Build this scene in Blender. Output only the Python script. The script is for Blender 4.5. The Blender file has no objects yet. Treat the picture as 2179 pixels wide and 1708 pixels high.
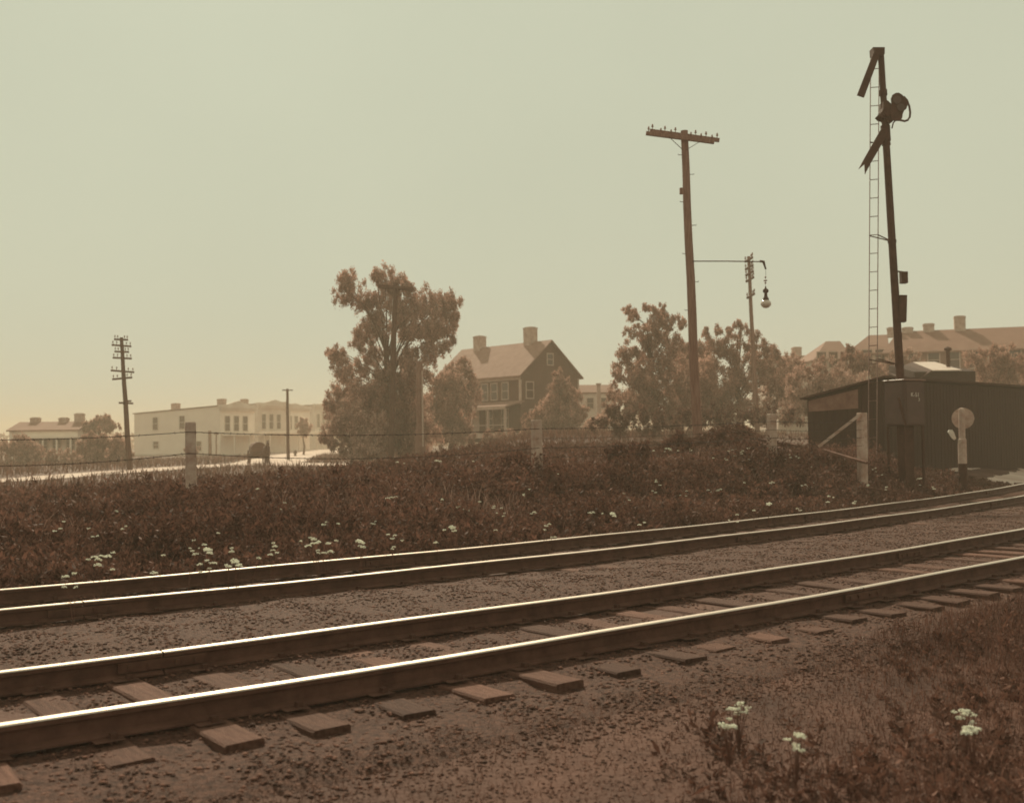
import bpy, bmesh, math, random
import numpy as np
from mathutils import Vector, Matrix

rng = np.random.default_rng(7)
random.seed(7)
SC = bpy.context.scene
COL = SC.collection

# ------------------------------------------------------------------ camera
FPX, CXP, CYP = 2300.0, 1089.0, 854.0          # photo measured at 2178 x 1708
PITCH, ROLL, CAMZ = 0.03411, 0.01213, 1.5
cp, sp, cr, sr = math.cos(PITCH), math.sin(PITCH), math.cos(ROLL), math.sin(ROLL)
RIGHT = Vector((cr, sr*sp, -sr*cp)); UP = Vector((sr, -sp*cr, cp*cr)); FWD = Vector((0, cp, sp))
cam_d = bpy.data.cameras.new('camera'); cam = bpy.data.objects.new('camera', cam_d); COL.objects.link(cam)
cam.matrix_world = Matrix(((RIGHT.x, UP.x, -FWD.x, 0), (RIGHT.y, UP.y, -FWD.y, 0), (RIGHT.z, UP.z, -FWD.z, CAMZ), (0, 0, 0, 1)))
cam_d.sensor_width = 36.0; cam_d.lens = 36.0*FPX/2178.0
cam_d.clip_start = 0.05; cam_d.clip_end = 4000
cam_d.dof.use_dof = True; cam_d.dof.focus_distance = 15.0; cam_d.dof.aperture_fstop = 2.2
SC.camera = cam

# ------------------------------------------------------------------ sky, sun, exposure
SUN_AZ, SUN_EL = math.radians(-14), math.radians(38)     # azimuth from +Y towards +X
world = bpy.data.worlds.new('World'); SC.world = world; world.use_nodes = True
wn, wl = world.node_tree.nodes, world.node_tree.links
wn.clear()
w_out = wn.new('ShaderNodeOutputWorld'); w_bg = wn.new('ShaderNodeBackground')
sky = wn.new('ShaderNodeTexSky'); sky.sky_type = 'NISHITA'; sky.sun_disc = False
sky.sun_elevation = SUN_EL; sky.sun_rotation = SUN_AZ
sky.air_density = 1.0; sky.dust_density = 6.0; sky.ozone_density = 1.0
bw = wn.new('ShaderNodeRGBToBW'); pw = wn.new('ShaderNodeMath'); pw.operation = 'POWER'; pw.inputs[1].default_value = 0.04
tint = wn.new('ShaderNodeVectorMath'); tint.operation = 'SCALE'; tint.inputs[0].default_value = (5.15, 5.38, 4.12)
wtc = wn.new('ShaderNodeTexCoord'); wnz = wn.new('ShaderNodeTexNoise'); wnz.inputs['Scale'].default_value = 2.2; wnz.inputs['Detail'].default_value = 6
wmr = wn.new('ShaderNodeMapRange'); wmr.inputs['From Min'].default_value = .25; wmr.inputs['From Max'].default_value = .75; wmr.inputs['To Min'].default_value = .955; wmr.inputs['To Max'].default_value = 1.045
wmu = wn.new('ShaderNodeMath'); wmu.operation = 'MULTIPLY'
wl.new(wtc.outputs['Generated'], wnz.inputs['Vector']); wl.new(wnz.outputs['Fac'], wmr.inputs['Value'])
wl.new(sky.outputs[0], bw.inputs[0]); wl.new(bw.outputs[0], pw.inputs[0]); wl.new(pw.outputs[0], wmu.inputs[0]); wl.new(wmr.outputs[0], wmu.inputs[1]); wl.new(wmu.outputs[0], tint.inputs['Scale'])
wl.new(tint.outputs[0], w_bg.inputs['Color']); w_bg.inputs['Strength'].default_value = 0.1
wl.new(w_bg.outputs[0], w_out.inputs['Surface'])

sun_d = bpy.data.lights.new('sun', 'SUN'); sun = bpy.data.objects.new('sun', sun_d); COL.objects.link(sun)
sun_d.energy = 5.0; sun_d.angle = math.radians(1.5); sun_d.color = (1.0, 0.90, 0.66)
sdir = Vector((math.sin(SUN_AZ)*math.cos(SUN_EL), math.cos(SUN_AZ)*math.cos(SUN_EL), math.sin(SUN_EL)))
sun.rotation_euler = sdir.to_track_quat('Z', 'Y').to_euler()
sun.location = (0, 0, 40)

SC.view_settings.view_transform = 'Standard'; SC.view_settings.look = 'None'
SC.view_settings.exposure = 0.0; SC.view_settings.gamma = 1.0
SC.render.engine = 'CYCLES'
SC.cycles.use_denoising = True
SC.cycles.max_bounces = 6; SC.cycles.volume_bounces = 1; SC.cycles.diffuse_bounces = 3
SC.cycles.filter_width = 1.7

# ------------------------------------------------------------------ pixel helpers
def ray(x, y):
    a, b = (x-CXP)/FPX, -(y-CYP)/FPX
    return RIGHT*a + UP*b + FWD
def P(x, y, d):
    """point seen at (x, y) of the photo at d metres in front of the camera"""
    r = ray(x, y); k = d/r.y
    return Vector((r.x*k, d, CAMZ + r.z*k))

# ------------------------------------------------------------------ track curve and terrain
ANG, KUR, D0 = 0.66107, 0.01064, 7.9238
TV = np.array([math.cos(ANG), math.sin(ANG)]); NV = np.array([-math.sin(ANG), math.cos(ANG)])
A0 = 32.0
GAP = 2.903
OFF = {'near_near': 0.0, 'near_far': 1.5, 'far_near': 1.5+GAP, 'far_far': 3.0+GAP}
BED = 3.0+GAP
def quad(a):
    m = np.abs(a)
    return np.where(m <= A0, 0.5*KUR*a*a, 0.5*KUR*A0*A0 + KUR*A0*(m-A0))
def slope(a):
    return KUR*np.clip(a, -A0, A0)
def tpt(a, off):
    q = float(quad(np.array(a)))
    return np.array([0, D0]) + TV*a + NV*(q+off)
def tdir(a):
    v = TV + NV*float(slope(np.array(a))); return v/np.linalg.norm(v)
def as_ab(X, Y):
    wx, wy = X, Y-D0
    a = wx*TV[0] + wy*TV[1]; b = wx*NV[0] + wy*NV[1]
    return a, b-quad(a)
def sstep(x):
    x = np.clip(x, 0, 1); return x*x*(3-2*x)
CA = [-30, -10, 0.6, 3, 6, 9.7, 16, 19, 21.5, 23.5, 27, 60]
CH = [.05, .10, .16, .34, .40, .50, .72, .80, .66, .34, .15, .12]
def terr(X, Y):
    X = np.asarray(X, float); Y = np.asarray(Y, float)
    a, s = as_ab(X, Y)
    s1 = s-BED
    crest = np.interp(a, CA, CH)
    far = -0.3 + 2.0*sstep((X+9)/12.0)
    z = np.full(X.shape, -0.19)
    # near side of the bed falls away a little
    z = np.where(s < 0, -0.19 - 0.035*sstep((-s-0.12)/.4) - 0.11*sstep((-s-0.8)/1.6), z)
    hump = 0.03*np.sin(X*1.7+Y*0.9)+0.03*np.sin(Y*2.3-X*0.7)
    shoulder = -0.19 - 0.09*sstep((s1-0.6)/0.6)
    run = np.interp(a, [12, 18, 22, 26], [4.6, 2.6, 2.2, 3.0])
    up = shoulder + (crest+0.285)*sstep((s1-1.0)/run)
    z = np.where(s1 > 0, up, z)
    z = z + hump*np.where(s1 > 0, sstep((s1-1.5)/1.5), sstep((-s-1.5)/2.0)*.7)
    k = sstep((s1-7)/26.0)
    z = z*(1-k) + far*k
    return z
def tz(x, y): return float(terr(np.array(x), np.array(y)))
def hit(x, y, dz=0.0, dmin=5.0, dmax=200.0):
    r = ray(x, y); d = dmin
    while d < dmax:
        px, py, pz = r.x/r.y*d, d, CAMZ + r.z/r.y*d
        if pz <= tz(px, py)+dz: return Vector((px, py, pz))
        d += 0.06 + d*0.004
    return None

# ------------------------------------------------------------------ materials (sepia print: warm browns to cream)
def sep(L, k=1.0):
    x = min(1, L/0.8)**1.35*k
    return (L, L*(0.41+0.57*x), L*(0.28+0.58*x))
MATS = {}
def mat(name, L, rough=0.85, var=0.25, scale=3.0, bump=0.0, bscale=40.0, metal=0.0, island=0.0, transl=0.0, stretch=None, L2=None, pale=1.0, objrand=0.0):
    if name in MATS: return MATS[name]
    m = bpy.data.materials.new(name); m.use_nodes = True; MATS[name] = m
    n, l = m.node_tree.nodes, m.node_tree.links
    b = n['Principled BSDF']; out = n['Material Output']
    b.inputs['Roughness'].default_value = rough; b.inputs['Metallic'].default_value = metal
    if rough > 0.6: b.inputs['Specular IOR Level'].default_value = 0.15
    tc = n.new('ShaderNodeTexCoord'); mp = n.new('ShaderNodeMapping'); l.new(tc.outputs['Object'], mp.inputs['Vector'])
    if stretch: mp.inputs['Scale'].default_value = stretch
    nz = n.new('ShaderNodeTexNoise'); nz.inputs['Scale'].default_value = scale; nz.inputs['Detail'].default_value = 8; nz.inputs['Roughness'].default_value = 0.62
    l.new(mp.outputs[0], nz.inputs['Vector'])
    rp = n.new('ShaderNodeValToRGB'); l.new(nz.outputs['Fac'], rp.inputs['Fac'])
    lo = sep(L*(1-var), pale); hi = sep(L2 if L2 else L*(1+var), pale)
    rp.color_ramp.elements[0].position = 0.32; rp.color_ramp.elements[0].color = (*lo, 1)
    rp.color_ramp.elements[1].position = 0.68; rp.color_ramp.elements[1].color = (*hi, 1)
    colr = rp.outputs['Color']
    if island:
        g = n.new('ShaderNodeNewGeometry'); mr = n.new('ShaderNodeMapRange')
        mr.inputs['To Min'].default_value = 1-island; mr.inputs['To Max'].default_value = 1+island
        l.new(g.outputs['Random Per Island'], mr.inputs['Value'])
        mx = n.new('ShaderNodeVectorMath'); mx.operation = 'SCALE'
        l.new(colr, mx.inputs[0]); l.new(mr.outputs[0], mx.inputs['Scale']); colr = mx.outputs[0]
    if objrand:
        oi = n.new('ShaderNodeObjectInfo'); mr = n.new('ShaderNodeMapRange'); mr.inputs['To Min'].default_value = 1-objrand; mr.inputs['To Max'].default_value = 1+objrand
        l.new(oi.outputs['Random'], mr.inputs['Value']); mx = n.new('ShaderNodeVectorMath'); mx.operation = 'SCALE'
        l.new(colr, mx.inputs[0]); l.new(mr.outputs[0], mx.inputs['Scale']); colr = mx.outputs[0]
    l.new(colr, b.inputs['Base Color'])
    if bump:
        bn = n.new('ShaderNodeTexNoise'); bn.inputs['Scale'].default_value = bscale; bn.inputs['Detail'].default_value = 6
        l.new(mp.outputs[0], bn.inputs['Vector'])
        bp = n.new('ShaderNodeBump'); bp.inputs['Strength'].default_value = bump; bp.inputs['Distance'].default_value = 0.03
        l.new(bn.outputs['Fac'], bp.inputs['Height']); l.new(bp.outputs[0], b.inputs['Normal'])
    if transl:
        t = n.new('ShaderNodeBsdfTranslucent'); l.new(colr, t.inputs['Color'])
        ms = n.new('ShaderNodeMixShader'); ms.inputs[0].default_value = transl
        l.new(b.outputs[0], ms.inputs[1]); l.new(t.outputs[0], ms.inputs[2]); l.new(ms.outputs[0], out.inputs['Surface'])
    return m
def M(name): return MATS[name]

mat('earth', .09, var=.4, scale=1.3, bump=.6, bscale=18)
mat('ballast', .09, var=.6, scale=22, bump=.9, bscale=70, island=.0)
mat('stones', .125, var=.3, scale=5, island=.6)
mat('road_dirt', .50, var=.2, scale=.5, bump=.2, bscale=9)
mat('rust_steel', .10, rough=.7, var=.35, scale=6, bump=.15, bscale=60)
mat('rail_head', .62, rough=.40, var=.04, scale=4, metal=.85)
mat('tie_wood', .125, objrand=.35, var=.38, scale=3, bump=.7, bscale=25, stretch=(1, 9, 9))
mat('weed', .135, pale=1.0, rough=.75, var=.42, scale=.55, island=.55, transl=.25)
mat('grass', .18, rough=.75, var=.35, scale=.7, island=.4, transl=.25)
mat('dry_grass', .20, rough=.8, var=.3, scale=.6, island=.4, transl=.25)
mat('leaf', .42, pale=.65, rough=.75, var=.3, scale=.25, island=.4, transl=.4)
mat('leaf_pale', .46, pale=.7, rough=.75, var=.3, scale=.25, island=.45, transl=.28)
mat('dry_stalk', .34, rough=.8, var=.3, scale=.6, island=.4, transl=.25)
mat('bark', .10, var=.35, scale=4, bump=.5, bscale=20)
mat('bark_pale', .24, var=.25, scale=3, bump=.4, bscale=18)
mat('petal', .88, rough=.8, var=.04, scale=6, transl=.45)
mat('stem', .14, var=.3, scale=5)
mat('concrete', .46, var=.22, scale=5, bump=.35, bscale=30)
mat('pole_wood', .25, var=.3, scale=3, bump=.4, bscale=22, stretch=(6, 6, .6))
mat('pole_dark', .10, var=.3, scale=3, bump=.4, bscale=22, stretch=(6, 6, .6))
mat('iron', .075, rough=.8, var=.3, scale=5, bump=.1, bscale=40)
mat('ladder_iron', .16, rough=.6, var=.3, scale=5)
mat('glass_insulator', .25, rough=.6, var=.1, scale=4)
mat('white_paint', .68, rough=.6, var=.08, scale=4)
mat('cream_paint', .50, var=.1, scale=2)
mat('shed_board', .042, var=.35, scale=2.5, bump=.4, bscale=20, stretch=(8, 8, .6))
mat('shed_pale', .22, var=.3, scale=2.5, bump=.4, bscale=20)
mat('tar_roof', .06, var=.3, scale=2)
mat('tin_roof', .55, rough=.5, var=.15, scale=2)
mat('house_wall', .11, var=.2, scale=1.5, bump=.2, bscale=12)
mat('house_roof', .27, var=.15, scale=1.6, bump=.3, bscale=14)
mat('house_trim', .52, var=.12, scale=2)
mat('brick', .46, var=.22, scale=2.5, bump=.2, bscale=20)
mat('pale_wall', .82, pale=.8, var=.06, scale=.4)
mat('mid_wall', .62, var=.1, scale=.5)
mat('far_roof', .22, var=.12, scale=.7)
mat('dark_glass', .05, rough=.15, var=.1, scale=2)
mat('lamp_glass', .62, rough=.15, var=.05, scale=2)
mat('cabinet', .075, rough=.55, var=.2, scale=3, bump=.06, bscale=30)
mat('cabinet_lit_rim', .22, rough=.5, var=.2, scale=3)  # paler copy of the cabinet colour, with the lit look of the rim painted in
mat('wire', .05, rough=.6, var=.2, scale=5)
mat('dead_stick', .15, var=.4, scale=3, island=.5)
mat('canvas', .12, var=.2, scale=2)
mat('horse_hide', .075, var=.2, scale=3)

# ------------------------------------------------------------------ mesh helpers
class MB:
    def __init__(s): s.v = []; s.f = []; s.m = []
    def add(s, vs, fs, mi=0):
        o = len(s.v); s.v += [tuple(map(float, q)) for q in vs]
        s.f += [tuple(i+o for i in f) for f in fs]; s.m += [mi]*len(fs); return s
    def box(s, x0, x1, y0, y1, z0, z1, mi=0):
        vs = [(x, y, z) for z in (z0, z1) for y in (y0, y1) for x in (x0, x1)]
        return s.add(vs, [(0, 2, 3, 1), (4, 5, 7, 6), (0, 1, 5, 4), (2, 6, 7, 3), (0, 4, 6, 2), (1, 3, 7, 5)], mi)
    def obox(s, c, ax, ay, az, hx, hy, hz, mi=0):
        c, ax, ay, az = Vector(c), Vector(ax).normalized(), Vector(ay).normalized(), Vector(az).normalized()
        vs = [c+ax*(i*hx)+ay*(j*hy)+az*(k*hz) for k in (-1, 1) for j in (-1, 1) for i in (-1, 1)]
        return s.add(vs, [(0, 2, 3, 1), (4, 5, 7, 6), (0, 1, 5, 4), (2, 6, 7, 3), (0, 4, 6, 2), (1, 3, 7, 5)], mi)
    def bar(s, p, q, w, h=None, mi=0, up=(0, 0, 1)):
        p, q = Vector(p), Vector(q); h = h or w
        d = (q-p); L = d.length; d.normalize(); u = Vector(up)
        if abs(d.dot(u)) > .95: u = Vector((0, 1, 0))
        x = d.cross(u).normalized(); z = x.cross(d)
        return s.obox((p+q)/2, d, x, z, L/2, w/2, h/2, mi)
    def tube(s, pts, rad, n=10, mi=0, cap=True):
        pts = [Vector(p) for p in pts]; rad = rad if isinstance(rad, (list, tuple)) else [rad]*len(pts)
        vs = []; fs = []
        for i, p in enumerate(pts):
            d = (pts[min(i+1, len(pts)-1)]-pts[max(i-1, 0)]).normalized()
            u = Vector((0, 0, 1)) if abs(d.z) < .9 else Vector((0, 1, 0))
            x = d.cross(u).normalized(); y = x.cross(d)
            vs += [p+(x*math.cos(t)+y*math.sin(t))*rad[i] for t in [2*math.pi*j/n for j in range(n)]]
        for i in range(len(pts)-1):
            for j in range(n):
                k = (j+1) % n
                fs.append((i*n+j, i*n+k, (i+1)*n+k, (i+1)*n+j))
        if cap:
            fs.append(tuple(reversed(range(n)))); fs.append(tuple(range((len(pts)-1)*n, len(pts)*n)))
        return s.add(vs, fs, mi)
    def lathe(s, base, prof, n=14, mi=0, axis=(0, 0, 1)):
        b = Vector(base); ax = Vector(axis).normalized()
        return s.tube([b+ax*h for r, h in prof], [max(r, .0005) for r, h in prof], n, mi)
    def plate(s, pts, th, mi=0, nrm=(0, 1, 0)):
        nv = Vector(nrm).normalized()*th
        a = [Vector(p) for p in pts]; n = len(a)
        fs = [tuple(range(n)), tuple(reversed(range(n, 2*n)))]
        fs += [(i, i+n, (i+1) % n+n, (i+1) % n) for i in range(n)]
        return s.add([p for p in a]+[p+nv for p in a], fs, mi)
    def build(s, name, mats, parent=None, smooth=False, origin=None, bevel=0):
        me = bpy.data.meshes.new(name)
        o3 = Vector(origin) if origin is not None else Vector((0, 0, 0))
        me.from_pydata([(x-o3.x, y-o3.y, z-o3.z) for x, y, z in s.v], [], s.f)
        mats = mats if isinstance(mats, (list, tuple)) else [mats]
        for m in mats: me.materials.append(MATS[m])
        if len(mats) > 1: me.polygons.foreach_set('material_index', s.m)
        bm = bmesh.new(); bm.from_mesh(me); bmesh.ops.recalc_face_normals(bm, faces=bm.faces)
        if bevel: bmesh.ops.bevel(bm, geom=bm.edges[:], offset=bevel, segments=1, affect='EDGES', profile=.5)
        bm.to_mesh(me); bm.free()
        if smooth: me.polygons.foreach_set('use_smooth', [True]*len(me.polygons))
        o = bpy.data.objects.new(name, me); COL.objects.link(o)
        o.location = o3
        if parent is not None:
            o.parent = parent
        return o
def tag(o, label=None, cat=None, group=None, kind=None):
    if label: o['label'] = label
    if cat: o['category'] = cat
    if group: o['group'] = group
    if kind: o['kind'] = kind
    return o
def empty(name, loc, label, cat, rz=0, group=None):
    o = bpy.data.objects.new(name, None); COL.objects.link(o)
    o.location = loc; o.rotation_euler = (0, 0, rz); o.empty_display_size = .2
    return tag(o, label, cat, group)
def part(mb, name, m, par, **k):
    """mesh given in world coordinates, parented to an unrotated Empty"""
    L = Vector(par.location)
    mb.v = [(x-L.x, y-L.y, z-L.z) for x, y, z in mb.v]
    return mb.build(name, m, par, **k)
def np_mesh(name, V, F, m, parent=None):
    """V (n,3), F (k,3 or 4)"""
    me = bpy.data.meshes.new(name); V = np.asarray(V, np.float32); F = np.asarray(F, np.int32)
    k, c = F.shape
    me.vertices.add(len(V)); me.vertices.foreach_set('co', V.ravel())
    me.loops.add(k*c); me.loops.foreach_set('vertex_index', F.ravel())
    me.polygons.add(k); me.polygons.foreach_set('loop_start', np.arange(0, k*c, c, dtype=np.int32))
    me.polygons.foreach_set('loop_total', np.full(k, c, np.int32))
    me.update(calc_edges=True); me.validate()
    me.materials.append(MATS[m])
    o = bpy.data.objects.new(name, me); COL.objects.link(o)
    if parent is not None: o.parent = parent
    return o
def leaf_quads(C, size, dirs=None, elong=1.8):
    """rhombic leaves at centres C"""
    n = len(C); d = rng.normal(size=(n, 3)) if dirs is None else dirs + rng.normal(size=(n, 3))*.45
    d /= np.linalg.norm(d, axis=1)[:, None]+1e-9
    e = rng.normal(size=(n, 3)); e = np.cross(d, e); e /= np.linalg.norm(e, axis=1)[:, None]+1e-9
    sz = (size*np.exp(rng.normal(size=n)*.3))[:, None] if np.isscalar(size) else size[:, None]
    V = np.stack([C-d*sz*elong/2, C+e*sz/2, C+d*sz*elong/2, C-e*sz/2], 1).reshape(-1, 3)
    F = np.arange(4*n).reshape(n, 4)
    return V, F

# ================================================================== THE SETTING
# ground: one sheet out to the horizon, fine near the camera
def spaced(lo, hi, c0, c1, step, grow=1.12):
    x = list(np.arange(c0, c1+1e-6, step))
    s = step; v = c1
    while v < hi: s *= grow; v = min(hi, v+s); x.append(v)
    s = step; v = c0
    while v > lo: s *= grow; v = max(lo, v-s); x.insert(0, v)
    return np.array(x)
gx = spaced(-700, 700, -18, 18, .3); gy = spaced(-40, 800, 2, 40, .3)
GX, GY = np.meshgrid(gx, gy)
GZ = terr(GX, GY)
nx, ny = len(gx), len(gy)
idx = np.arange(nx*ny).reshape(ny, nx)
gf = np.stack([idx[:-1, :-1], idx[:-1, 1:], idx[1:, 1:], idx[1:, :-1]], -1).reshape(-1, 4)
ground = np_mesh('ground', np.stack([GX, GY, GZ], -1).reshape(-1, 3), gf, 'earth')
ground.data.polygons.foreach_set('use_smooth', [True]*len(ground.data.polygons))
tag(ground, kind='structure')

def strip(name, pts, widths, m, dz=.012, step=1.0):
    """a sheet following the terrain along a polyline"""
    P0 = [np.array(p, float) for p in pts]; C = []; W = []
    for i in range(len(P0)-1):
        k = max(2, int(np.linalg.norm(P0[i+1]-P0[i])/step))
        for j in range(k):
            t = j/k; C.append(P0[i]*(1-t)+P0[i+1]*t); W.append(widths[i]*(1-t)+widths[i+1]*t)
    C.append(P0[-1]); W.append(widths[-1]); C = np.array(C); W = np.array(W)
    for _ in range(6): C[1:-1] = (C[:-2]+2*C[1:-1]+C[2:])/4
    T = np.gradient(C, axis=0); T /= np.linalg.norm(T, axis=1)[:, None]; N = np.stack([-T[:, 1], T[:, 0]], 1)
    K = 9; V = []
    jit = rng.normal(size=(len(C), 2))*.08
    for j in range(K):
        f = (j/(K-1)-.5)
        e = jit[:, 0] if j == 0 else jit[:, 1] if j == K-1 else 0
        q = C+N*(W*f*(1)+e)[:, None]
        V.append(np.stack([q[:, 0], q[:, 1], terr(q[:, 0], q[:, 1])+dz], 1))
    V = np.stack(V, 1); n = len(C); ii = np.arange(n*K).reshape(n, K)
    F = np.stack([ii[:-1, :-1], ii[1:, :-1], ii[1:, 1:], ii[:-1, 1:]], -1).reshape(-1, 4)
    o = np_mesh(name, V.reshape(-1, 3), F, m)
    return tag(o, kind='structure')
strip('dirt_road', [(-34, 38), (-25, 53), (-24.5, 66), (-23, 78), (-20, 88), (-25, 120), (-29.5, 165), (-45, 320)], [2.8, 3.2, 3.8, 4.6, 6, 7, 8, 9], 'road_dirt', .03)
strip('side_road', [(-20.5, 87), (-15, 80), (-9, 74.5), (-3, 72)], [6.5, 6, 4.5, 2.0], 'road_dirt', .045)
strip('crossing_path', [tuple(tpt(24.2, BED+1.6)), tuple(tpt(28, BED+1.5)), tuple(tpt(40, BED+1.6))], [.5, 1.1, 1.6], 'road_dirt', .03, step=.4)
strip('footpath', [tuple(tpt(23.6, BED+3.3)), tuple(tpt(27, BED+3.5)), tuple(tpt(40, BED+3.6))], [.25, .35, .6], 'road_dirt', .03, step=.4)

# ballast bed: its own sheet over the ground
ba = np.arange(-26, 62, .35); bo = np.concatenate([[-1.5, -1.2], np.arange(-.9, BED+1.01, .22), [BED+1.3]])
BA, BO = np.meshgrid(ba, bo, indexing='ij')
BX = TV[0]*BA + NV[0]*(quad(BA)+BO); BY = D0 + TV[1]*BA + NV[1]*(quad(BA)+BO)
edge = (BO < -1.3) | (BO > BED+1.2)
def bedz(BA, BO, T): return T - .014*((BO > .2) & (BO < 1.3)) - .012*((BO > 4.6) & (BO < 5.7)) + .022 + .016*np.sin(BA*5.1+BO*3)*np.sin(BA*2.3-BO*4.1)+.010*np.sin(BA*.9+BO*1.7) + .05*np.exp(-((BO-(1.5+GAP/2))/.75)**2)
BZ = bedz(BA, BO, terr(BX, BY))
BZ = np.where(edge, terr(BX, BY)-.05, BZ)
n1, n2 = BA.shape; ii = np.arange(n1*n2).reshape(n1, n2)
bf = np.stack([ii[:-1, :-1], ii[1:, :-1], ii[1:, 1:], ii[:-1, 1:]], -1).reshape(-1, 4)
bed = np_mesh('ballast_bed', np.stack([BX, BY, BZ], -1).reshape(-1, 3), bf, 'ballast')
bed.data.polygons.foreach_set('use_smooth', [True]*len(bed.data.polygons)); tag(bed, kind='structure')

# loose stones: octahedra with jitter
def stones(name, n, amin, amax, smin, smax, lo, hi, m, label, pw_=1.6):
    u = rng.random(n)**pw_
    A = amin + (amax-amin)*u; S = smin + (smax-smin)*rng.random(n)
    X = TV[0]*A + NV[0]*(quad(A)+S); Y = D0 + TV[1]*A + NV[1]*(quad(A)+S)
    r = lo + (hi-lo)*rng.random(n)**2.2
    T_ = terr(X, Y); inb = (S > -1.25) & (S < BED+1.05)
    C = np.stack([X, Y, np.where(inb, bedz(A, S, T_), T_)+r*.2], 1)
    base = np.array([[1, 0, 0], [-1, 0, 0], [0, 1, 0], [0, -1, 0], [0, 0, .45], [0, 0, -.45]], float)
    rot = rng.random(n)*6.28
    c, s = np.cos(rot)[:, None], np.sin(rot)[:, None]
    b = base[None]*(.65+.7*rng.random((n, 6, 3)))
    bx = b[..., 0]*c - b[..., 1]*s; by = b[..., 0]*s + b[..., 1]*c
    V = np.stack([bx, by, b[..., 2]], -1)*r[:, None, None] + C[:, None]
    f = np.array([[0, 2, 4], [2, 1, 4], [1, 3, 4], [3, 0, 4], [2, 0, 5], [1, 2, 5], [3, 1, 5], [0, 3, 5]])
    F = (f[None] + (np.arange(n)*6)[:, None, None]).reshape(-1, 3)
    o = np_mesh(name, V.reshape(-1, 3), F, m)
    return tag(o, label, 'gravel', kind='stuff')
stones('ballast_stones', 190000, -9, 30, -1.5, BED+1.1, .005, .022, 'stones', 'loose cinder ballast stones spread between and around the rails')
stones('cinder_gravel', 90000, -7, 16, -4.6, -1.0, .004, .013, 'stones', 'fine cinder gravel on the ground before the nearest rail', 1.3)

# ------------------------------------------------------------------ tracks
def rail_profile():
    # (across, z, is_top)
    return [(-.068, -.155), (-.068, -.142), (-.012, -.122), (-.010, -.045), (-.036, -.036), (-.037, -.008), (-.028, 0.0),
            (.028, 0.0), (.037, -.008), (.036, -.036), (.010, -.045), (.012, -.122), (.068, -.142), (.068, -.155)]
def rail(par, off, a0, a1):
    pr = rail_profile(); n = len(pr); mb = MB(); vs = []; fs = []; ms = []
    k = max(3, int((a1-a0)/.7)); aa = [a0+(a1-a0)*i/k for i in range(k+1)]
    for a in aa:
        p = tpt(a, off); t = tdir(a); nn = (-t[1], t[0])
        wob = .004*math.sin(a*1.3+off)
        vs += [(p[0]+nn[0]*q, p[1]+nn[1]*q, z+wob) for q, z in pr]
    for i in range(k):
        for j in range(n):
            j2 = (j+1) % n
            fs.append((i*n+j, i*n+j2, (i+1)*n+j2, (i+1)*n+j)); ms.append(1 if j in (5, 6, 7) else 0)
    fs += [tuple(range(n)), tuple(reversed(range(k*n, (k+1)*n)))]; ms += [0, 0]
    mb.v = vs; mb.f = fs; mb.m = ms
    return part(mb, 'rail', ['rust_steel', 'rail_head'], par)
def joint_bar(par, off, a):
    mb = MB(); p = tpt(a, off); t = tdir(a); nn = np.array([-t[1], t[0]])
    for sgn in (-1, 1):
        c = p+nn*sgn*.026
        mb.obox((c[0], c[1], -.082), (t[0], t[1], 0), (nn[0], nn[1], 0), (0, 0, 1), .32, .012, .036)
        for q in (-.24, -.1, .1, .24):
            c2 = p+nn*sgn*.042+t*q
            mb.obox((c2[0], c2[1], -.082), (t[0], t[1], 0), (nn[0], nn[1], 0), (0, 0, 1), .016, .012, .016)
    return part(mb, 'joint_bar', 'rust_steel', par)
tie_meshes = []
for q in range(7):
    mb = MB(); w = .118+.012*random.random(); L = 1.28+.06*random.random()
    xs = [-L, -L*.5, 0, L*.5, L]; vs = []; fs = []
    for x in xs:
        e = (random.random()-.5)*.012
        c = .012
        vs += [(x, -w+e, -.17), (x, w+e, -.17), (x, w+e, -c), (x, w-c+e, (random.random()-.5)*.008), (x, -w+c+e, (random.random()-.5)*.008), (x, -w+e, -c)]
    for i in range(4):
        for j in range(6): fs.append((i*6+j, i*6+(j+1) % 6, (i+1)*6+(j+1) % 6, (i+1)*6+j))
    fs += [tuple(range(6)), tuple(reversed(range(24, 30)))]
    mb.v = vs; mb.f = fs; mb.m = [0]*len(fs)
    t_o = mb.build('tie', 'tie_wood'); tie_meshes.append(t_o.data); bpy.data.objects.remove(t_o)
def track(label, o1, o2, j1, j2, seed):
    p = tpt(0, (o1+o2)/2)
    par = empty('railway_track', (p[0], p[1], -.2), label, 'railway track', group='railway tracks side by side')
    for off, j0 in ((o1, j1), (o2, j2)):
        js = [j0+10.06*k for k in range(-3, 7)]
        js = [j for j in js if -24 < j < 58]
        ed = [-26]+js+[60]
        for i in range(len(ed)-1):
            rail(par, off, ed[i]+.006, ed[i+1]-.006)
        for j in js: joint_bar(par, off, j)
    rr = random.Random(seed); a = -13.0
    while a < 42:
        c = tpt(a, (o1+o2)/2+rr.uniform(-.07, .07)); t = tdir(a)
        o = bpy.data.objects.new('tie', rr.choice(tie_meshes)); COL.objects.link(o); o.parent = par
        o.location = (c[0]-p[0], c[1]-p[1], -.160+.2-rr.random()*.016)
        o.rotation_euler = (rr.uniform(-.012, .012), rr.uniform(-.006, .006), math.atan2(t[0], -t[1])+rr.uniform(-.035, .035))
        if -9 < a < 18:
            for off in (o1, o2):
                c2 = tpt(a, off); po = bpy.data.objects.new('tie_plate', plate_mesh); COL.objects.link(po); po.parent = par
                po.location = (c2[0]-p[0], c2[1]-p[1], .2-.158); po.rotation_euler = (0, 0, o.rotation_euler.z)
        a += .57+rr.uniform(-.05, .05)
    return par
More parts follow.
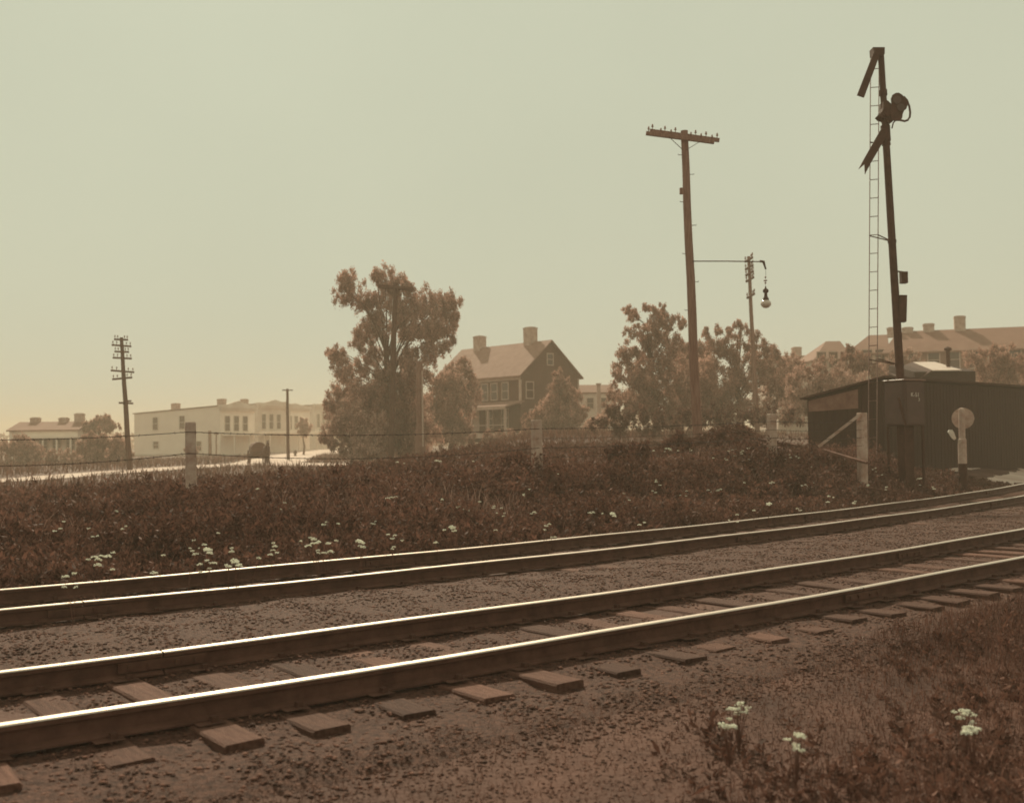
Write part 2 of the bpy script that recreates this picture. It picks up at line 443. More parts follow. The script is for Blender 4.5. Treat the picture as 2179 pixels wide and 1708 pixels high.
gxs = [-.16, -.12, -.118, -.075, -.073, .073, .075, .118, .12, .16]; gys = [-.085, -.05, -.048, -.012, -.010, .010, .012, .048, .05, .085]
pv = []; 
for yy_ in gys:
    for xx_ in gxs:
        h_ = .010
        if -.119 < xx_ < -.074 and -.049 < yy_ < -.011: h_ = .042
        if .074 < xx_ < .119 and .011 < yy_ < .049: h_ = .042
        pv.append((xx_, yy_, h_))
mb = MB(); mb.add(pv, [(j*10+i, j*10+i+1, (j+1)*10+i+1, (j+1)*10+i) for j in range(9) for i in range(9)])
pl_o = mb.build('tie_plate', 'rust_steel'); plate_mesh = pl_o.data; bpy.data.objects.remove(pl_o)
track('nearer railway track with bright rails and tie ends showing in front', OFF['near_near'], OFF['near_far'], 4.4, -2.05, 3)
track('farther railway track running along the foot of the weedy bank', OFF['far_near'], OFF['far_far'], 8.3, 2.5, 5)

# ------------------------------------------------------------------ bank weeds, grasses
def scatter_ab(n, a0, a1, s0, s1, pa=1.0):
    A = a0+(a1-a0)*rng.random(n)**pa; S = s0+(s1-s0)*rng.random(n)
    X = TV[0]*A + NV[0]*(quad(A)+S); Y = D0 + TV[1]*A + NV[1]*(quad(A)+S)
    return A, S, X, Y
def pnoise(X, Y, f, ph):
    return (np.sin(X*f+ph)*np.cos(Y*f*1.13+ph*2.1)+np.sin((X+Y)*f*.61+ph*3)+np.cos((X-1.7*Y)*f*.83-ph))/3
def weeds(name, n, box, hlo, hhi, nl, lsz, m, label, pa=1.0, fade=None):
    A, S, X, Y = scatter_ab(n, *box, pa)
    h = (hlo+(hhi-hlo)*rng.random(n))*(1+.55*pnoise(X, Y, 1.15, 1.3)+.25*pnoise(X, Y, 3.1, .4))
    if fade is not None: h = h*fade(A, S)
    k = h > .04; X, Y, h = X[k], Y[k], h[k]; n = len(X)
    Z = terr(X, Y)
    lean = rng.normal(size=(n, 2))*.18
    t = rng.random((n, nl))**.75
    C = np.zeros((n, nl, 3)); rad = h[:, None]*.42*(1.1-t)+.04
    th = rng.random((n, nl))*6.283
    C[..., 0] = X[:, None]+lean[:, 0:1]*h[:, None]*t+np.cos(th)*rad*rng.random((n, nl))
    C[..., 1] = Y[:, None]+lean[:, 1:2]*h[:, None]*t+np.sin(th)*rad*rng.random((n, nl))
    C[..., 2] = Z[:, None]+h[:, None]*t
    dirs = np.stack([np.cos(th), np.sin(th), .5+.6*t], -1).reshape(-1, 3)
    V, F = leaf_quads(C.reshape(-1, 3), lsz, dirs, 2.6)
    return tag(np_mesh(name, V, F, m), label, 'weeds', kind='stuff')
def blades(name, n, box, hlo, hhi, w, m, label, pa=1.0, fade=None):
    A, S, X, Y = scatter_ab(n, *box, pa)
    h = (hlo+(hhi-hlo)*rng.random(n)**1.5)*(1+.5*pnoise(X, Y, .9, 2.2))
    if fade is not None: h = h*fade(A, S)
    k = h > .03; X, Y, h = X[k], Y[k], h[k]; n = len(X); Z = terr(X, Y)-.01
    th = rng.random(n)*6.283; bend = h*(.15+.5*rng.random(n)); th2 = rng.random(n)*6.283
    wx, wy = np.cos(th)*w, np.sin(th)*w
    dx, dy = np.cos(th2)*bend, np.sin(th2)*bend
    V = np.stack([np.stack([X-wx, Y-wy, Z], 1), np.stack([X+wx, Y+wy, Z], 1),
                  np.stack([X+dx*.35+wx*.7, Y+dy*.35+wy*.7, Z+h*.6], 1), np.stack([X+dx*.35-wx*.7, Y+dy*.35-wy*.7, Z+h*.6], 1),
                  np.stack([X+dx, Y+dy, Z+h*.98], 1)], 1).reshape(-1, 3)
    b = (np.arange(n)*5)[:, None]
    F = np.concatenate([b+np.array([[0, 1, 2]]), b+np.array([[0, 2, 3]]), b+np.array([[3, 2, 4]])], 0)
    return tag(np_mesh(name, V, F, m), label, 'grass', kind='stuff')
def bankfade(A, S):
    s = S-BED
    return sstep((s-.35)/.9)*(1-.75*sstep((A-22.5)/3.0))*(1-.3*sstep((s-5.2)/2))
weeds('bank_weeds', 17000, (-14, 30, BED+.4, BED+7.2), .20, .46, 24, .030, 'weed', 'dark leafy weeds covering the bank beyond the far rail', 1.0, bankfade)
blades('bank_grass', 42000, (-14, 31, BED+.4, BED+8.5), .16, .52, .005, 'grass', 'thin grass stalks growing through the weeds on the bank', 1.0, bankfade)
weeds('field_weeds', 9000, (-14, 45, BED+6.8, BED+22), .12, .34, 14, .042, 'weed', 'low brown weeds in the field behind the wire fence', 1.0)
ROADS = [[(-34, 38), (-25, 53), (-24.5, 66), (-23, 78), (-20, 88), (-25, 120), (-29.5, 165)], [(-20.5, 87), (-15, 80), (-9, 74.5), (-3, 72)]]
def offroad(A, S):
    X = TV[0]*A + NV[0]*(quad(A)+S); Y = D0 + TV[1]*A + NV[1]*(quad(A)+S); dmin = np.full(X.shape, 99.)
    for pl in ROADS:
        for (x0, y0), (x1, y1) in zip(pl[:-1], pl[1:]):
            L2 = (x1-x0)**2+(y1-y0)**2; t = np.clip(((X-x0)*(x1-x0)+(Y-y0)*(y1-y0))/L2, 0, 1)
            dmin = np.minimum(dmin, np.hypot(X-x0-t*(x1-x0), Y-y0-t*(y1-y0)))
    return sstep((dmin-2.4)/1.2)
blades('far_field_grass', 42000, (-25, 75, BED+22, BED+95), .2, .55, .03, 'weed', 'rough grass of the far field on both sides of the road', 1.0, offroad)
blades('field_grass', 26000, (-16, 50, BED+7, BED+34), .12, .42, .012, 'weed', 'dry grass in the field behind the wire fence', 1.0, offroad)
def forefade(A, S):
    return .42+.8*sstep((A*.5-S-1.5)/2.2)
blades('foreground_grass', 75000, (-5, 9, -4.6, -.85), .03, .16, .0026, 'weed', 'sparse grass on the cinder ground before the nearest rail', 1.0, forefade)
def corner(A, S):
    return sstep((A*.5-S-1.7)/2.6)
weeds('corner_weeds', 1500, (-1.5, 7, -4.8, -1.2), .06, .17, 20, .016, 'weed', 'leafy weeds in the lower right corner of the foreground', 1.0, corner)

def drypatch(A, S):
    X = TV[0]*A + NV[0]*(quad(A)+S); Y = D0 + TV[1]*A + NV[1]*(quad(A)+S)
    return bankfade(A, S)*sstep((pnoise(X, Y, .75, 4.1)+.05)*3)
blades('dry_bank_grass', 26000, (-14, 30, BED+.9, BED+8.0), .25, .70, .0045, 'dry_stalk', 'pale dry grass stalks in patches among the bank weeds', 1.0, drypatch)
def tallpatch(A, S):
    X = TV[0]*A + NV[0]*(quad(A)+S); Y = D0 + TV[1]*A + NV[1]*(quad(A)+S)
    return bankfade(A, S)*sstep((pnoise(X, Y, 1.9, .7)-.15)*4)
weeds('tall_bank_weeds', 4200, (-14, 30, BED+1.0, BED+5.0), .40, .75, 34, .030, 'weed', 'taller leafy weed clumps standing out of the bank cover', 1.0, tallpatch)
# ------------------------------------------------------------------ white flowering weeds
def flower_mesh(seed, heads, hgt, rad, sp_=.10):
    r = random.Random(seed); mb = MB()
    for _ in range(heads):
        ox, oy = r.uniform(-sp_, sp_), r.uniform(-sp_, sp_); z = hgt*r.uniform(.75, 1.05)
        mb.tube([(0, 0, 0), (ox*.4, oy*.4, z*.55), (ox, oy, z)], [.0035, .003, .002], 4, 0)
        R = rad*r.uniform(.6, 1.15)
        for k in range(20):
            t = r.random()*6.28; q = R*math.sqrt(r.random()); c = Vector((ox+q*math.cos(t), oy+q*math.sin(t), z+.02-.25*q*q/R+r.uniform(-.006, .01)))
            s = R*.24*r.uniform(.6, 1.4)
            mb.lathe(c, [(s*.3, -s*.4), (s, 0), (s*.7, s*.5), (0.001, s*.7)], 5, 1)
    o = mb.build('flowering_weed', ['stem', 'petal']); me = o.data; bpy.data.objects.remove(o); return me
flow = [flower_mesh(i, 1+i % 3, .42, .036) for i in range(8)]
FA = [(125,333),(110,390),(340,388),(450,268),(310,545),(345,545),(425,512),(525,372),(690,522),(855,522),(920,455),(945,455),(950,503),(975,508),(990,400),(1075,498),(950,560),(975,565),(935,575),(1080,575),(1110,570),(1130,572),(1195,537),(1310,468),(1312,492),(1325,520),(1380,245),(1265,148),(1515,440),(1585,470),(1640,440),(1640,345),(1638,505),(205,640),(222,660),(695,600),(375,590)]
FB = [(440,292),(115,415),(360,412),(305,405),(10,512),(65,540),(118,508),(115,570),(290,525),(315,528),(270,530),(448,475),(450,500),(448,522),(700,510),(700,300),(800,340),(830,350),(850,338),(895,300),(968,342),(1040,345),(1035,375),(1180,365),(745,450),(725,448),(765,455),(968,450),(1232,435),(1280,465),(1500,358),(1530,360),(1620,378),(1690,262),(1695,310),(1670,292),(1775,430),(1145,250),(1330,155),(490,100),(700,95),(870,90)]
FC = [(60,100),(45,120),(40,158),(185,158),(305,138),(340,150),(370,150),(475,108),(620,108),(635,108),(755,122),(810,117),(885,200),(910,180),(595,222),(520,248),(1045,207),(795,28),(1130,45),(1150,60),(1195,128),(1095,123),(1355,95),(1330,118),(1400,135),(1205,140),(775,248),(430,280)]
FD = [(480,1330),(590,1340),(600,1330),(680,1340),(800,1330),(1070,1340),(1140,1335),(1160,1360),(1210,1360),(1190,1345),(1280,1325),(990,1400),(1060,1410),(1270,1410),(1660,1400),(1580,1385),(1620,1390)]
fpx = [((x/1.898+100)/1.37787, (y/1.898+1350)/1.37787) for x, y in FA] + [((x/1.798+900)/1.37787, (y/1.798+1300)/1.37787) for x, y in FB]
fpx += [((x/1.703+1900)/1.37787, (y/1.703+1350)/1.37787) for x, y in FC] + [((x/2.846+1750)/1.37787, (y/2.846+850)/1.37787) for x, y in FD]
rf = random.Random(11)
for i, (x, y) in enumerate(fpx):
    q = hit(x, y, .43)
    if q is None: continue
    gz = tz(q.x, q.y)
    a_, s_ = as_ab(np.array(q.x), np.array(q.y))
    o = bpy.data.objects.new('flowering_weed', flow[i % 8]); COL.objects.link(o)
    o.location = (q.x, q.y, gz-.02); o.rotation_euler = (rf.uniform(-.12, .12), rf.uniform(-.12, .12), rf.random()*6.28)
    k = (q.z-gz+.04)/.42; o.scale = (1.0, 1.0, k)
    tag(o, 'small white flower heads on thin stems among the dark bank weeds', 'flower', 'white flowers on the bank')
fore_pts = []
big = [flower_mesh(40+i, 9, .30, .026, .05) for i in range(3)]
for i, (x, y, lab) in enumerate([(1570, 1500, 'white flower cluster lower right, left one of the foreground flowers'), (1550, 1524, 'smaller white flower cluster just below the left foreground cluster'),
                                 (1690, 1572, 'low white flower cluster at the lower edge, between the taller foreground clusters'), (2052, 1512, 'white flower cluster at the far right of the foreground'), (2066, 1538, 'white flower cluster just under the far right foreground cluster')]):
    q = hit(x, y, .28, 3.0)
    gz = tz(q.x, q.y)
    o = bpy.data.objects.new('foreground_flower', big[i % 3]); COL.objects.link(o); o.location = (q.x, q.y, gz-.01)
    fore_pts.append((q.x, q.y, q.z-gz))
    s = .85 if i in (1, 2) else 1.0; o.scale = (s, s, (q.z-gz)/.30); o.rotation_euler = (0, 0, i*1.3)
    tag(o, lab, 'flower')

FC_ = []; FDr = []
for fx_, fy_, fh_ in fore_pts:
    for k in range(16):
        bx, by = fx_+random.gauss(0, .28), fy_+random.gauss(0, .28); hh_ = fh_*random.uniform(.2, .75)
        for j in range(16):
            t = random.random(); th = random.random()*6.28; rr_ = .06*random.random()
            FC_.append((bx+math.cos(th)*rr_, by+math.sin(th)*rr_, tz(bx, by)+hh_*t)); FDr.append((math.cos(th), math.sin(th), .9))
Vc, Fc = leaf_quads(np.array(FC_), .018, np.array(FDr), 2.6)
tag(np_mesh('flower_foliage', Vc, Fc, 'weed'), 'leafy weed stems round the white foreground flowers', 'weeds', kind='stuff')

# ------------------------------------------------------------------ fence
fen = empty('wire_fence', P(1140, 960, 23), 'barbed wire fence on square concrete posts along the top of the bank', 'fence')
def post(x, ytop, ybot, d, w, name='post', m='concrete', extra=.5, lab=None):
    b, t = P(x+(ybot-ytop)*.012, ybot, d), P(x, ytop, d)
    gz = min(b.z, tz(b.x, b.y)); bb = b+(b-t).normalized()*max(.15, (b.z-gz)/.99+.25)
    mb = MB(); ax = Vector((.93, .36, 0)); dr = (t-bb).normalized(); ay = dr.cross(ax).normalized(); ax = ay.cross(dr)
    h = (t-bb).length
    c = w*.12
    ring = [(-w/2, -w/2+c), (-w/2+c, -w/2), (w/2-c, -w/2), (w/2, -w/2+c), (w/2, w/2-c), (w/2-c, w/2), (-w/2+c, w/2), (-w/2, w/2-c)]
    vs = []; lev = [(0, 1), (h*.5, .99), (h-.02, .97), (h, .88)]
    for z, k in lev: vs += [bb+dr*z+ax*(p*k)+ay*(q*k) for p, q in ring]
    fs = [(i*8+j, i*8+(j+1) % 8, (i+1)*8+(j+1) % 8, (i+1)*8+j) for i in range(3) for j in range(8)] + [tuple(range(24, 32))]
    mb.add(vs, fs)
    o = part(mb, name, m, fen)
    if lab: o['label'] = lab
    return t, dr
FP = [post(-330, 905, 1010, 18.5, .2), post(405, 898, 1003, 21, .2), post(1141, 893, 962, 23, .2), post(1641, 880, 938, 27, .2), post(1833, 878, 976, 27, .21, lab='end post with a diagonal brace')]
mb = MB(); mb.bar(P(1741, 950, 27.2), P(1829, 882, 26.85), .07, .07); part(mb, 'brace', 'concrete', fen)
def strand(p, q, sag, r=.009, barbs=True):
    mb = MB(); n = 16; pts = []
    for i in range(n+1):
        t = i/n; c = Vector(p)*(1-t)+Vector(q)*t; c.z -= sag*4*t*(1-t); pts.append(c)
    mb.tube(pts, r, 5)
    if barbs:
        L = (Vector(q)-Vector(p)).length; k = int(L/.13)
        for i in range(1, k):
            t = i/k; c = Vector(p)*(1-t)+Vector(q)*t; c.z -= sag*4*t*(1-t)
            d = Vector((random.uniform(-1, 1), random.uniform(-1, 1), random.uniform(-1, 1))).normalized()*.028
            mb.tube([c-d, c+d], .006, 4)
    part(mb, 'wire_strand', 'wire', fen)
def along(i, dz): t, dr = FP[i]; return t-dr*dz+Vector((0, -.115, 0))
for i in range(4):
    for k, dz in enumerate((.19, .60, .40, .80)):
        if i < 2 and k > 1: continue
        e = .0 if i != 3 else .02
        strand(along(i, dz), along(i+1, dz+e), [.10, .16, .08, .1][k] if i < 2 else .04, .007 if k < 2 else .005, k < 2)

# ------------------------------------------------------------------ poles
def pole_mesh(par, base, top, r0, r1, m, name='pole'):
    mb = MB(); b, t = Vector(base), Vector(top); n = 9
    b2 = b-(t-b).normalized()*.6
    pts = [b2+(t-b2)*(i/n) for i in range(n+1)]
    pts = [p+Vector((math.sin(i*1.7)*.012, 0, 0)) for i, p in enumerate(pts)]
    mb.tube(pts, [r0+(r1-r0)*i/n for i in range(n+1)], 14)
    return part(mb, name, m, par, smooth=False)
def insulator(par, p, s=1.0):
    mb = MB(); mb.lathe(p, [(.012*s, 0), (.012*s, .07*s), (.036*s, .075*s), (.04*s, .10*s), (.026*s, .115*s), (.03*s, .14*s), (.018*s, .175*s), (.002, .18*s)], 8)
    return part(mb, 'insulator', 'glass_insulator', par, smooth=True)
# main telegraph pole
tb, tt = P(1484, 948, 35), P(1455, 279, 35)
tp = empty('telegraph_pole', (tb.x, tb.y, tz(tb.x, tb.y)), 'tall wooden telegraph pole with double crossarm, nearest pole, right of the house', 'telegraph pole')
pole_mesh(tp, tb, tt, .165, .118, 'pole_wood')
for k, (x0, y0, x1, y1, dd) in enumerate([(1374, 284, 1519, 303, 34.82), (1382, 279, 1530, 299, 35.22)]):
    mb = MB(); mb.bar(P(x0, y0, dd), P(x1, y1, dd), .10, .125); ca = part(mb, 'crossarm', 'pole_wood', tp, bevel=.008)
    p0, p1 = P(x0, y0, dd), P(x1, y1, dd)
    for f in (.04, .22, .37, .66, .81, .97):
        q = p0+(p1-p0)*f; insulator(tp, q+Vector((0, 0, .06)), 1.0)
mb = MB()
for sgn in (-1, 1):
    mb.bar(P(1456+sgn*34, 296+sgn*5, 34.72), P(1456+sgn*3, 320, 34.78), .03, .012)
part(mb, 'arm_brace', 'iron', tp)
mb = MB(); mb.obox(P(1449, 407, 34.8), (1, 0, 0), (0, 1, 0), (0, 0, 1), .05, .06, .10); part(mb, 'junction_block', 'pole_wood', tp)
for i, y in enumerate((330, 372, 430, 480, 540, 600, 660)):
    x = 1456+(y-279)*.0433
    sgn = 1 if i % 2 else -1
    mb = MB(); c = P(x, y, 35); mb.tube([c, c+Vector((sgn*.24, -.02, .0)), c+Vector((sgn*.245, -.02, .03))], .011, 5); part(mb, 'step_peg', 'iron', tp)
# lamp arm and arc lamp
lb = P(1473, 556, 35)
la = empty('street_lamp', lb, 'unlit arc lamp with round glass globe hung from a long thin bracket on the pole', 'street lamp')
mb = MB(); mb.tube([P(1470, 556, 34.9), P(1550, 556, 34.9), P(1618, 557, 34.9)], .018, 8); part(mb, 'bracket_arm', 'iron', la)
mb = MB(); mb.tube([P(1616, 556, 34.9), P(1624, 557, 34.9), P(1629, 573, 34.9)], [.04, .05, .03], 8); part(mb, 'bracket_head', 'iron', la)
mb = MB(); mb.tube([P(1629, 572, 34.9), P(1628, 609, 34.9)], .006, 5); part(mb, 'hanger_wire', 'wire', la)
for y, r in ((590, .035), (597, .06), (602, .035)):
    mb = MB(); mb.lathe(P(1628, y, 34.9), [(.012, -.03), (r, -.01), (r, .01), (.012, .03)], 8); part(mb, 'hanger_insulator', 'glass_insulator', la)
c = P(1629, 637, 34.9)
mb = MB(); mb.lathe(c, [(.10, -.02), (.09, .04), (.055, .09), (.05, .20), (.095, .25), (.09, .31), (.03, .36), (.02, .42)], 14); part(mb, 'lamp_body', 'iron', la, smooth=True)
mb = MB(); mb.lathe(c, [(.085, -.02), (.16, -.09), (.172, -.15), (.15, -.21), (.08, -.27), (.01, -.285)], 16); part(mb, 'glass_globe', 'lamp_glass', la, smooth=True)
# slim pole behind the lamp
sb, st = P(1611, 905, 68), P(1592, 546, 68)
s2 = empty('utility_pole', (sb.x, sb.y, tz(sb.x, sb.y)), 'slim far pole with short stacked crossarms, just left of the hanging lamp', 'utility pole')
sb.z = tz(sb.x, sb.y); pole_mesh(s2, sb, st, .17, .10, 'pole_wood')
for y in (552, 568, 581, 594, 629):
    x = 1592+(y-546)*.053; mb = MB(); p = P(x-7, y+5, 67.2); q = P(x+8, y-4, 68.8)
    mb.bar(p, q, .11, .13); part(mb, 'crossarm', 'pole_dark', s2)
    for e in (p, q, (p+q)/2+Vector((.1, -.2, 0))): insulator(s2, e+Vector((0, 0, .06)), 1.5)
# left pole
pb, pt = P(276, 1003, 72), P(258, 718, 72); pb.z = tz(pb.x, pb.y)
lp = empty('telegraph_pole', pb, 'far telegraph pole with many crossarms at the left beside the dirt road', 'telegraph pole')
pole_mesh(lp, pb, pt, .20, .11, 'pole_dark')
for x0, y0, x1, y1 in [(243, 722, 272, 723), (238, 734, 279, 737), (244, 748, 274, 749), (240, 761, 280, 763), (236, 788, 285, 792), (239, 807, 281, 803), (253, 857, 268, 857), (264, 853, 279, 853), (262, 858, 283, 858)]:
    mb = MB(); p, q = P(x0, y0, 71.8), P(x1, y1, 71.8); mb.bar(p, q, .10, .12); part(mb, 'crossarm', 'pole_dark', lp)
    if x1-x0 > 25:
        for f in (.05, .25, .75, .95): insulator(lp, p+(q-p)*f+Vector((0, 0, .06)), 1.3)
# pole in the tall tree
pb, pt = P(831, 1000, 68), P(841, 602, 68); pb.z = tz(pb.x, pb.y)
tpole = empty('telegraph_pole', pb, 'dark telegraph pole with one wide crossarm standing in front of the tall tree', 'telegraph pole')
pole_mesh(tpole, pb, pt, .20, .15, 'pole_dark')
for dd, dy in ((67.75, 0), (68.3, 3)):
    mb = MB(); p, q = P(804, 608+dy, dd), P(880, 614+dy, dd); mb.bar(p, q, .13, .16); part(mb, 'crossarm', 'pole_dark', tpole)
    for f in (.05, .25, .75, .95): insulator(tpole, p+(q-p)*f+Vector((0, 0, .08)), 1.3)
# pale stout trunk / pole
pb, pt = P(894, 965, 66), P(892, 768, 66); pb.z = tz(pb.x, pb.y)
pp = empty('pale_pole', pb, 'stout pale pole without arms in front of the tree foliage, left of the house', 'pole')
pole_mesh(pp, pb, pt, .26, .20, 'bark_pale')
mb = MB(); mb.tube([P(894, 962, 66), P(893, 915, 66)], [.34, .29], 12); part(mb, 'base_sleeve', 'bark_pale', pp)
mb = MB(); mb.tube([P(899.5, 950, 65.75), P(898, 790, 65.8)], .05, 6); part(mb, 'pale_strip', 'cream_paint', pp)  # thin cream-coloured line up the right side of the pole
# pole in the middle distance
pb, pt = P(613, 977, 104), P(611, 827, 104); pb.z = tz(pb.x, pb.y)
mp_ = empty('utility_pole', pb, 'plain thin pole at the road junction right of the wagon', 'utility pole')
pole_mesh(mp_, pb, pt, .17, .12, 'pole_dark')
mb = MB(); mb.bar(P(600, 830, 104), P(623, 830, 104), .08, .1); part(mb, 'crossarm', 'pole_dark', mp_)
pb, pt = P(447, 970, 138), P(446, 916, 138); pb.z = tz(pb.x, pb.y)
sp_ = empty('short_pole', pb, 'short bare pole in front of the pale building wall', 'pole')
pole_mesh(sp_, pb, pt, .24, .2, 'pole_wood')
pb, pt = P(460, 970, 136), P(460, 922, 136); pb.z = tz(pb.x, pb.y)
sg = empty('street_sign', pb, 'small post with a short flat board on top by the pale building corner', 'sign')
pole_mesh(sg, pb, pt, .1, .09, 'pole_wood', 'post')
mb = MB(); mb.bar(P(455, 922, 136), P(465, 922, 136), .08, .25); part(mb, 'board', 'pole_wood', sg)
pb = P(628, 968, 128); pb.z = tz(pb.x, pb.y)
hy = empty('hydrant', pb, 'small dark hydrant on the pale road right of the thin pole', 'hydrant')
mb = MB(); mb.lathe(pb, [(.2, 0), (.2, .08), (.14, .1), (.14, .5), (.19, .52), (.16, .62), (.05, .72)], 10); part(mb, 'barrel', 'iron', hy)
mb = MB(); mb.tube([pb+Vector((-.24, 0, .4)), pb+Vector((.24, 0, .4))], .07, 8); part(mb, 'outlet', 'iron', hy)

# ------------------------------------------------------------------ semaphore signal
MD = 29.0
mbase, mtop = P(1925, 975, MD), P(1873, 106, MD)
gz = tz(mbase.x, mbase.y)
sig = empty('semaphore_signal', (mbase.x, mbase.y, gz), 'tall railway semaphore mast with two lowered arms at the right', 'signal')
def mx(y): return 1873+(y-106)*(1925-1873)/(975-106)
mb = MB(); bb = mbase-(mtop-mbase).normalized()*.5
mb.tube([bb, P(mx(300), 300, MD), P(mx(298), 298, MD), mtop], [.115, .093, .085, .082], 16); part(mb, 'mast', 'iron', sig, smooth=False)
mb = MB(); mb.tube([P(mx(268), 268, MD), P(mx(301), 301, MD)], .125, 14); part(mb, 'mast_collar', 'iron', sig); mb = MB(); mb.tube([P(mx(192), 192, MD), P(mx(204), 204, MD)], .105, 14); part(mb, 'mast_collar', 'iron', sig)
mb = MB(); mb.plate([P(*q, MD-.16) for q in [(1857, 101), (1882, 101), (1882, 115), (1877, 121), (1858, 116)]], .30); part(mb, 'top_bracket', 'iron', sig)
# arms
def arm(pts, name, d, lab):
    mb = MB(); mb.plate([P(x, y, d) for x, y in pts], .035); o = part(mb, name, 'iron', sig); o['label'] = lab
    return o
arm([(1860, 108), (1873, 113), (1838, 208), (1823, 203)], 'signal_arm', MD-.22, 'upper arm with a square end')
arm([(1876, 272), (1889, 279), (1880, 300), (1852, 348), (1840, 371), (1839, 350), (1826, 361), (1836, 342), (1866, 289)], 'signal_arm', MD-.22, 'lower arm with a fishtail end')
mb = MB(); mb.plate([P(*q, MD-.24) for q in [(1858, 113), (1862, 106), (1866, 108), (1862, 120)]], .08); part(mb, 'arm_casting', 'iron', sig)
mb = MB(); c = P(1884, 244, MD-.12); mb.tube([c+Vector((0, -.14, 0)), c+Vector((0, .2, 0))], .09, 12); part(mb, 'arm_pivot', 'iron', sig)
# mechanism case
mb = MB(); mb.plate([P(*q, MD-.20) for q in [(1880, 215), (1888, 214), (1896, 222), (1899, 236), (1900, 258), (1890, 262), (1883, 252), (1876, 250), (1870, 244), (1876, 238), (1880, 228)]], .36); part(mb, 'mechanism_case', 'iron', sig)
mb = MB(); mb.tube([P(1868, 244, MD-.05), P(1878, 244, MD-.05)], .025, 8); part(mb, 'case_stud', 'iron', sig)
# spectacle
sps = [(1894, 236), (1897, 222), (1896, 210), (1899, 202), (1906, 198), (1912, 198), (1919, 202), (1926, 210), (1931, 222), (1928, 232), (1923, 236), (1920, 244), (1919, 252), (1914, 257), (1904, 257), (1896, 255)]
mb = MB(); mb.plate([P(x, y, MD-.27) for x, y in sps], .05); spec = part(mb, 'spectacle', 'iron', sig)
mb = MB(); mb.tube([P(x, y, MD-.245) for x, y in [(1922, 206), (1929, 214), (1934, 227), (1936, 240), (1935, 250), (1931, 256), (1924, 258.5), (1914, 256), (1904, 256)]], .030, 8); part(mb, 'spectacle_rim', 'iron', sig)
for x, y, r in ((1908, 213, .11), (1916, 229, .10)):
    mb = MB(); c = P(x, y, MD-.275); mb.tube([c, c+Vector((0, -.02, 0))], r, 16); part(mb, 'lens', 'cabinet', sig)
mb = MB(); mb.tube([P(1905, 257, MD-.24), P(1900, 262, MD-.2), P(1897, 274, MD-.15)], .018, 6); part(mb, 'control_rod', 'iron', sig)
mb = MB(); mb.obox(P(1922, 591, MD-.05), (1, 0, 0), (0, 1, 0), (0, 0, 1), .085, .10, .155); mb.bar(P(1903, 577, MD), P(1921, 579, MD), .05, .04); part(mb, 'junction_box', 'iron', sig, bevel=.008)
mb = MB(); mb.obox(P(1918.5, 657, MD-.04), (.995, 0, -.05), (0, 1, 0), (.05, 0, 1), .095, .11, .36); part(mb, 'relay_box', 'iron', sig, bevel=.008)
# ladder (leans in towards the mast at the top)
LD = MD+.32
def lx(y, s): return (1851.5 if s == 0 else 1869.5)+(y-150)*(-4.5/800)
for s in (0, 1):
    mb = MB(); mb.bar(P(lx(126, s), 126, LD+.1), P(lx(968, s), 968, LD), .012, .045, up=(0, 1, 0)); part(mb, 'ladder_stile', 'ladder_iron', sig)
y = 148.0
while y < 960:
    mb = MB(); mb.tube([P(lx(y, 0), y, LD+.03), P(lx(y, 1), y-1.5, LD+.03)], .011, 6); part(mb, 'ladder_rung', 'ladder_iron', sig); y += 39.2
for yy, y2 in ((303, 307), (502, 514), (765, 776)):
    for s in (0, 1):
        mb = MB(); mb.bar(P(lx(yy, s), yy-2*s, LD+.03), P(mx(y2), y2, MD-.02), .022, .03); part(mb, 'ladder_bracket', 'iron', sig)
    mb = MB(); mb.tube([P(mx(y2-3), y2-3, MD), P(mx(y2+3), y2+3, MD)], .115, 14); part(mb, 'bracket_band', 'iron', sig)

# relay cabinet at the foot of the mast
cd = 28.3
ctop, cbot = P(1921, 810, cd), P(1922, 906, cd)
cab = empty('relay_cabinet', (ctop.x, ctop.y+.35, tz(ctop.x, ctop.y+.35)), 'dark iron relay cabinet with white lettering at the foot of the signal mast', 'cabinet')
az = math.radians(-64)
ex, ey = Vector((math.cos(az), math.sin(az), 0)), Vector((-math.sin(az), math.cos(az), 0))
cc = Vector((ctop.x+.13, ctop.y+.30, 0)); hw = .355; z0, z1 = cbot.z, ctop.z
def cbox(mb, u0, u1, v0, v1, za, zb): mb.obox(cc+ex*((u0+u1)/2)+ey*((v0+v1)/2)+Vector((0, 0, (za+zb)/2)), ex, ey, (0, 0, 1), (u1-u0)/2, (v1-v0)/2, (zb-za)/2)
mb = MB(); cbox(mb, -hw, hw, -.37, .37, z0, z1); part(mb, 'body', 'cabinet', cab, bevel=.03)
mb = MB(); cbox(mb, -hw-.03, hw+.03, -.40, .40, z1-.005, z1+.035); part(mb, 'lid', 'cabinet_lit_rim', cab, bevel=.012)
zg = tz(cc.x, cc.y)-.2
mb = MB(); cbox(mb, -.13, .13, -.16, .16, zg, z0); part(mb, 'pedestal', 'iron', cab)
for u in (-.29, .29):
    for v in (-.32, .32):
        mb = MB(); cbox(mb, u-.025, u+.025, v-.025, v+.025, zg, z0-.002); part(mb, 'leg', 'iron', cab)
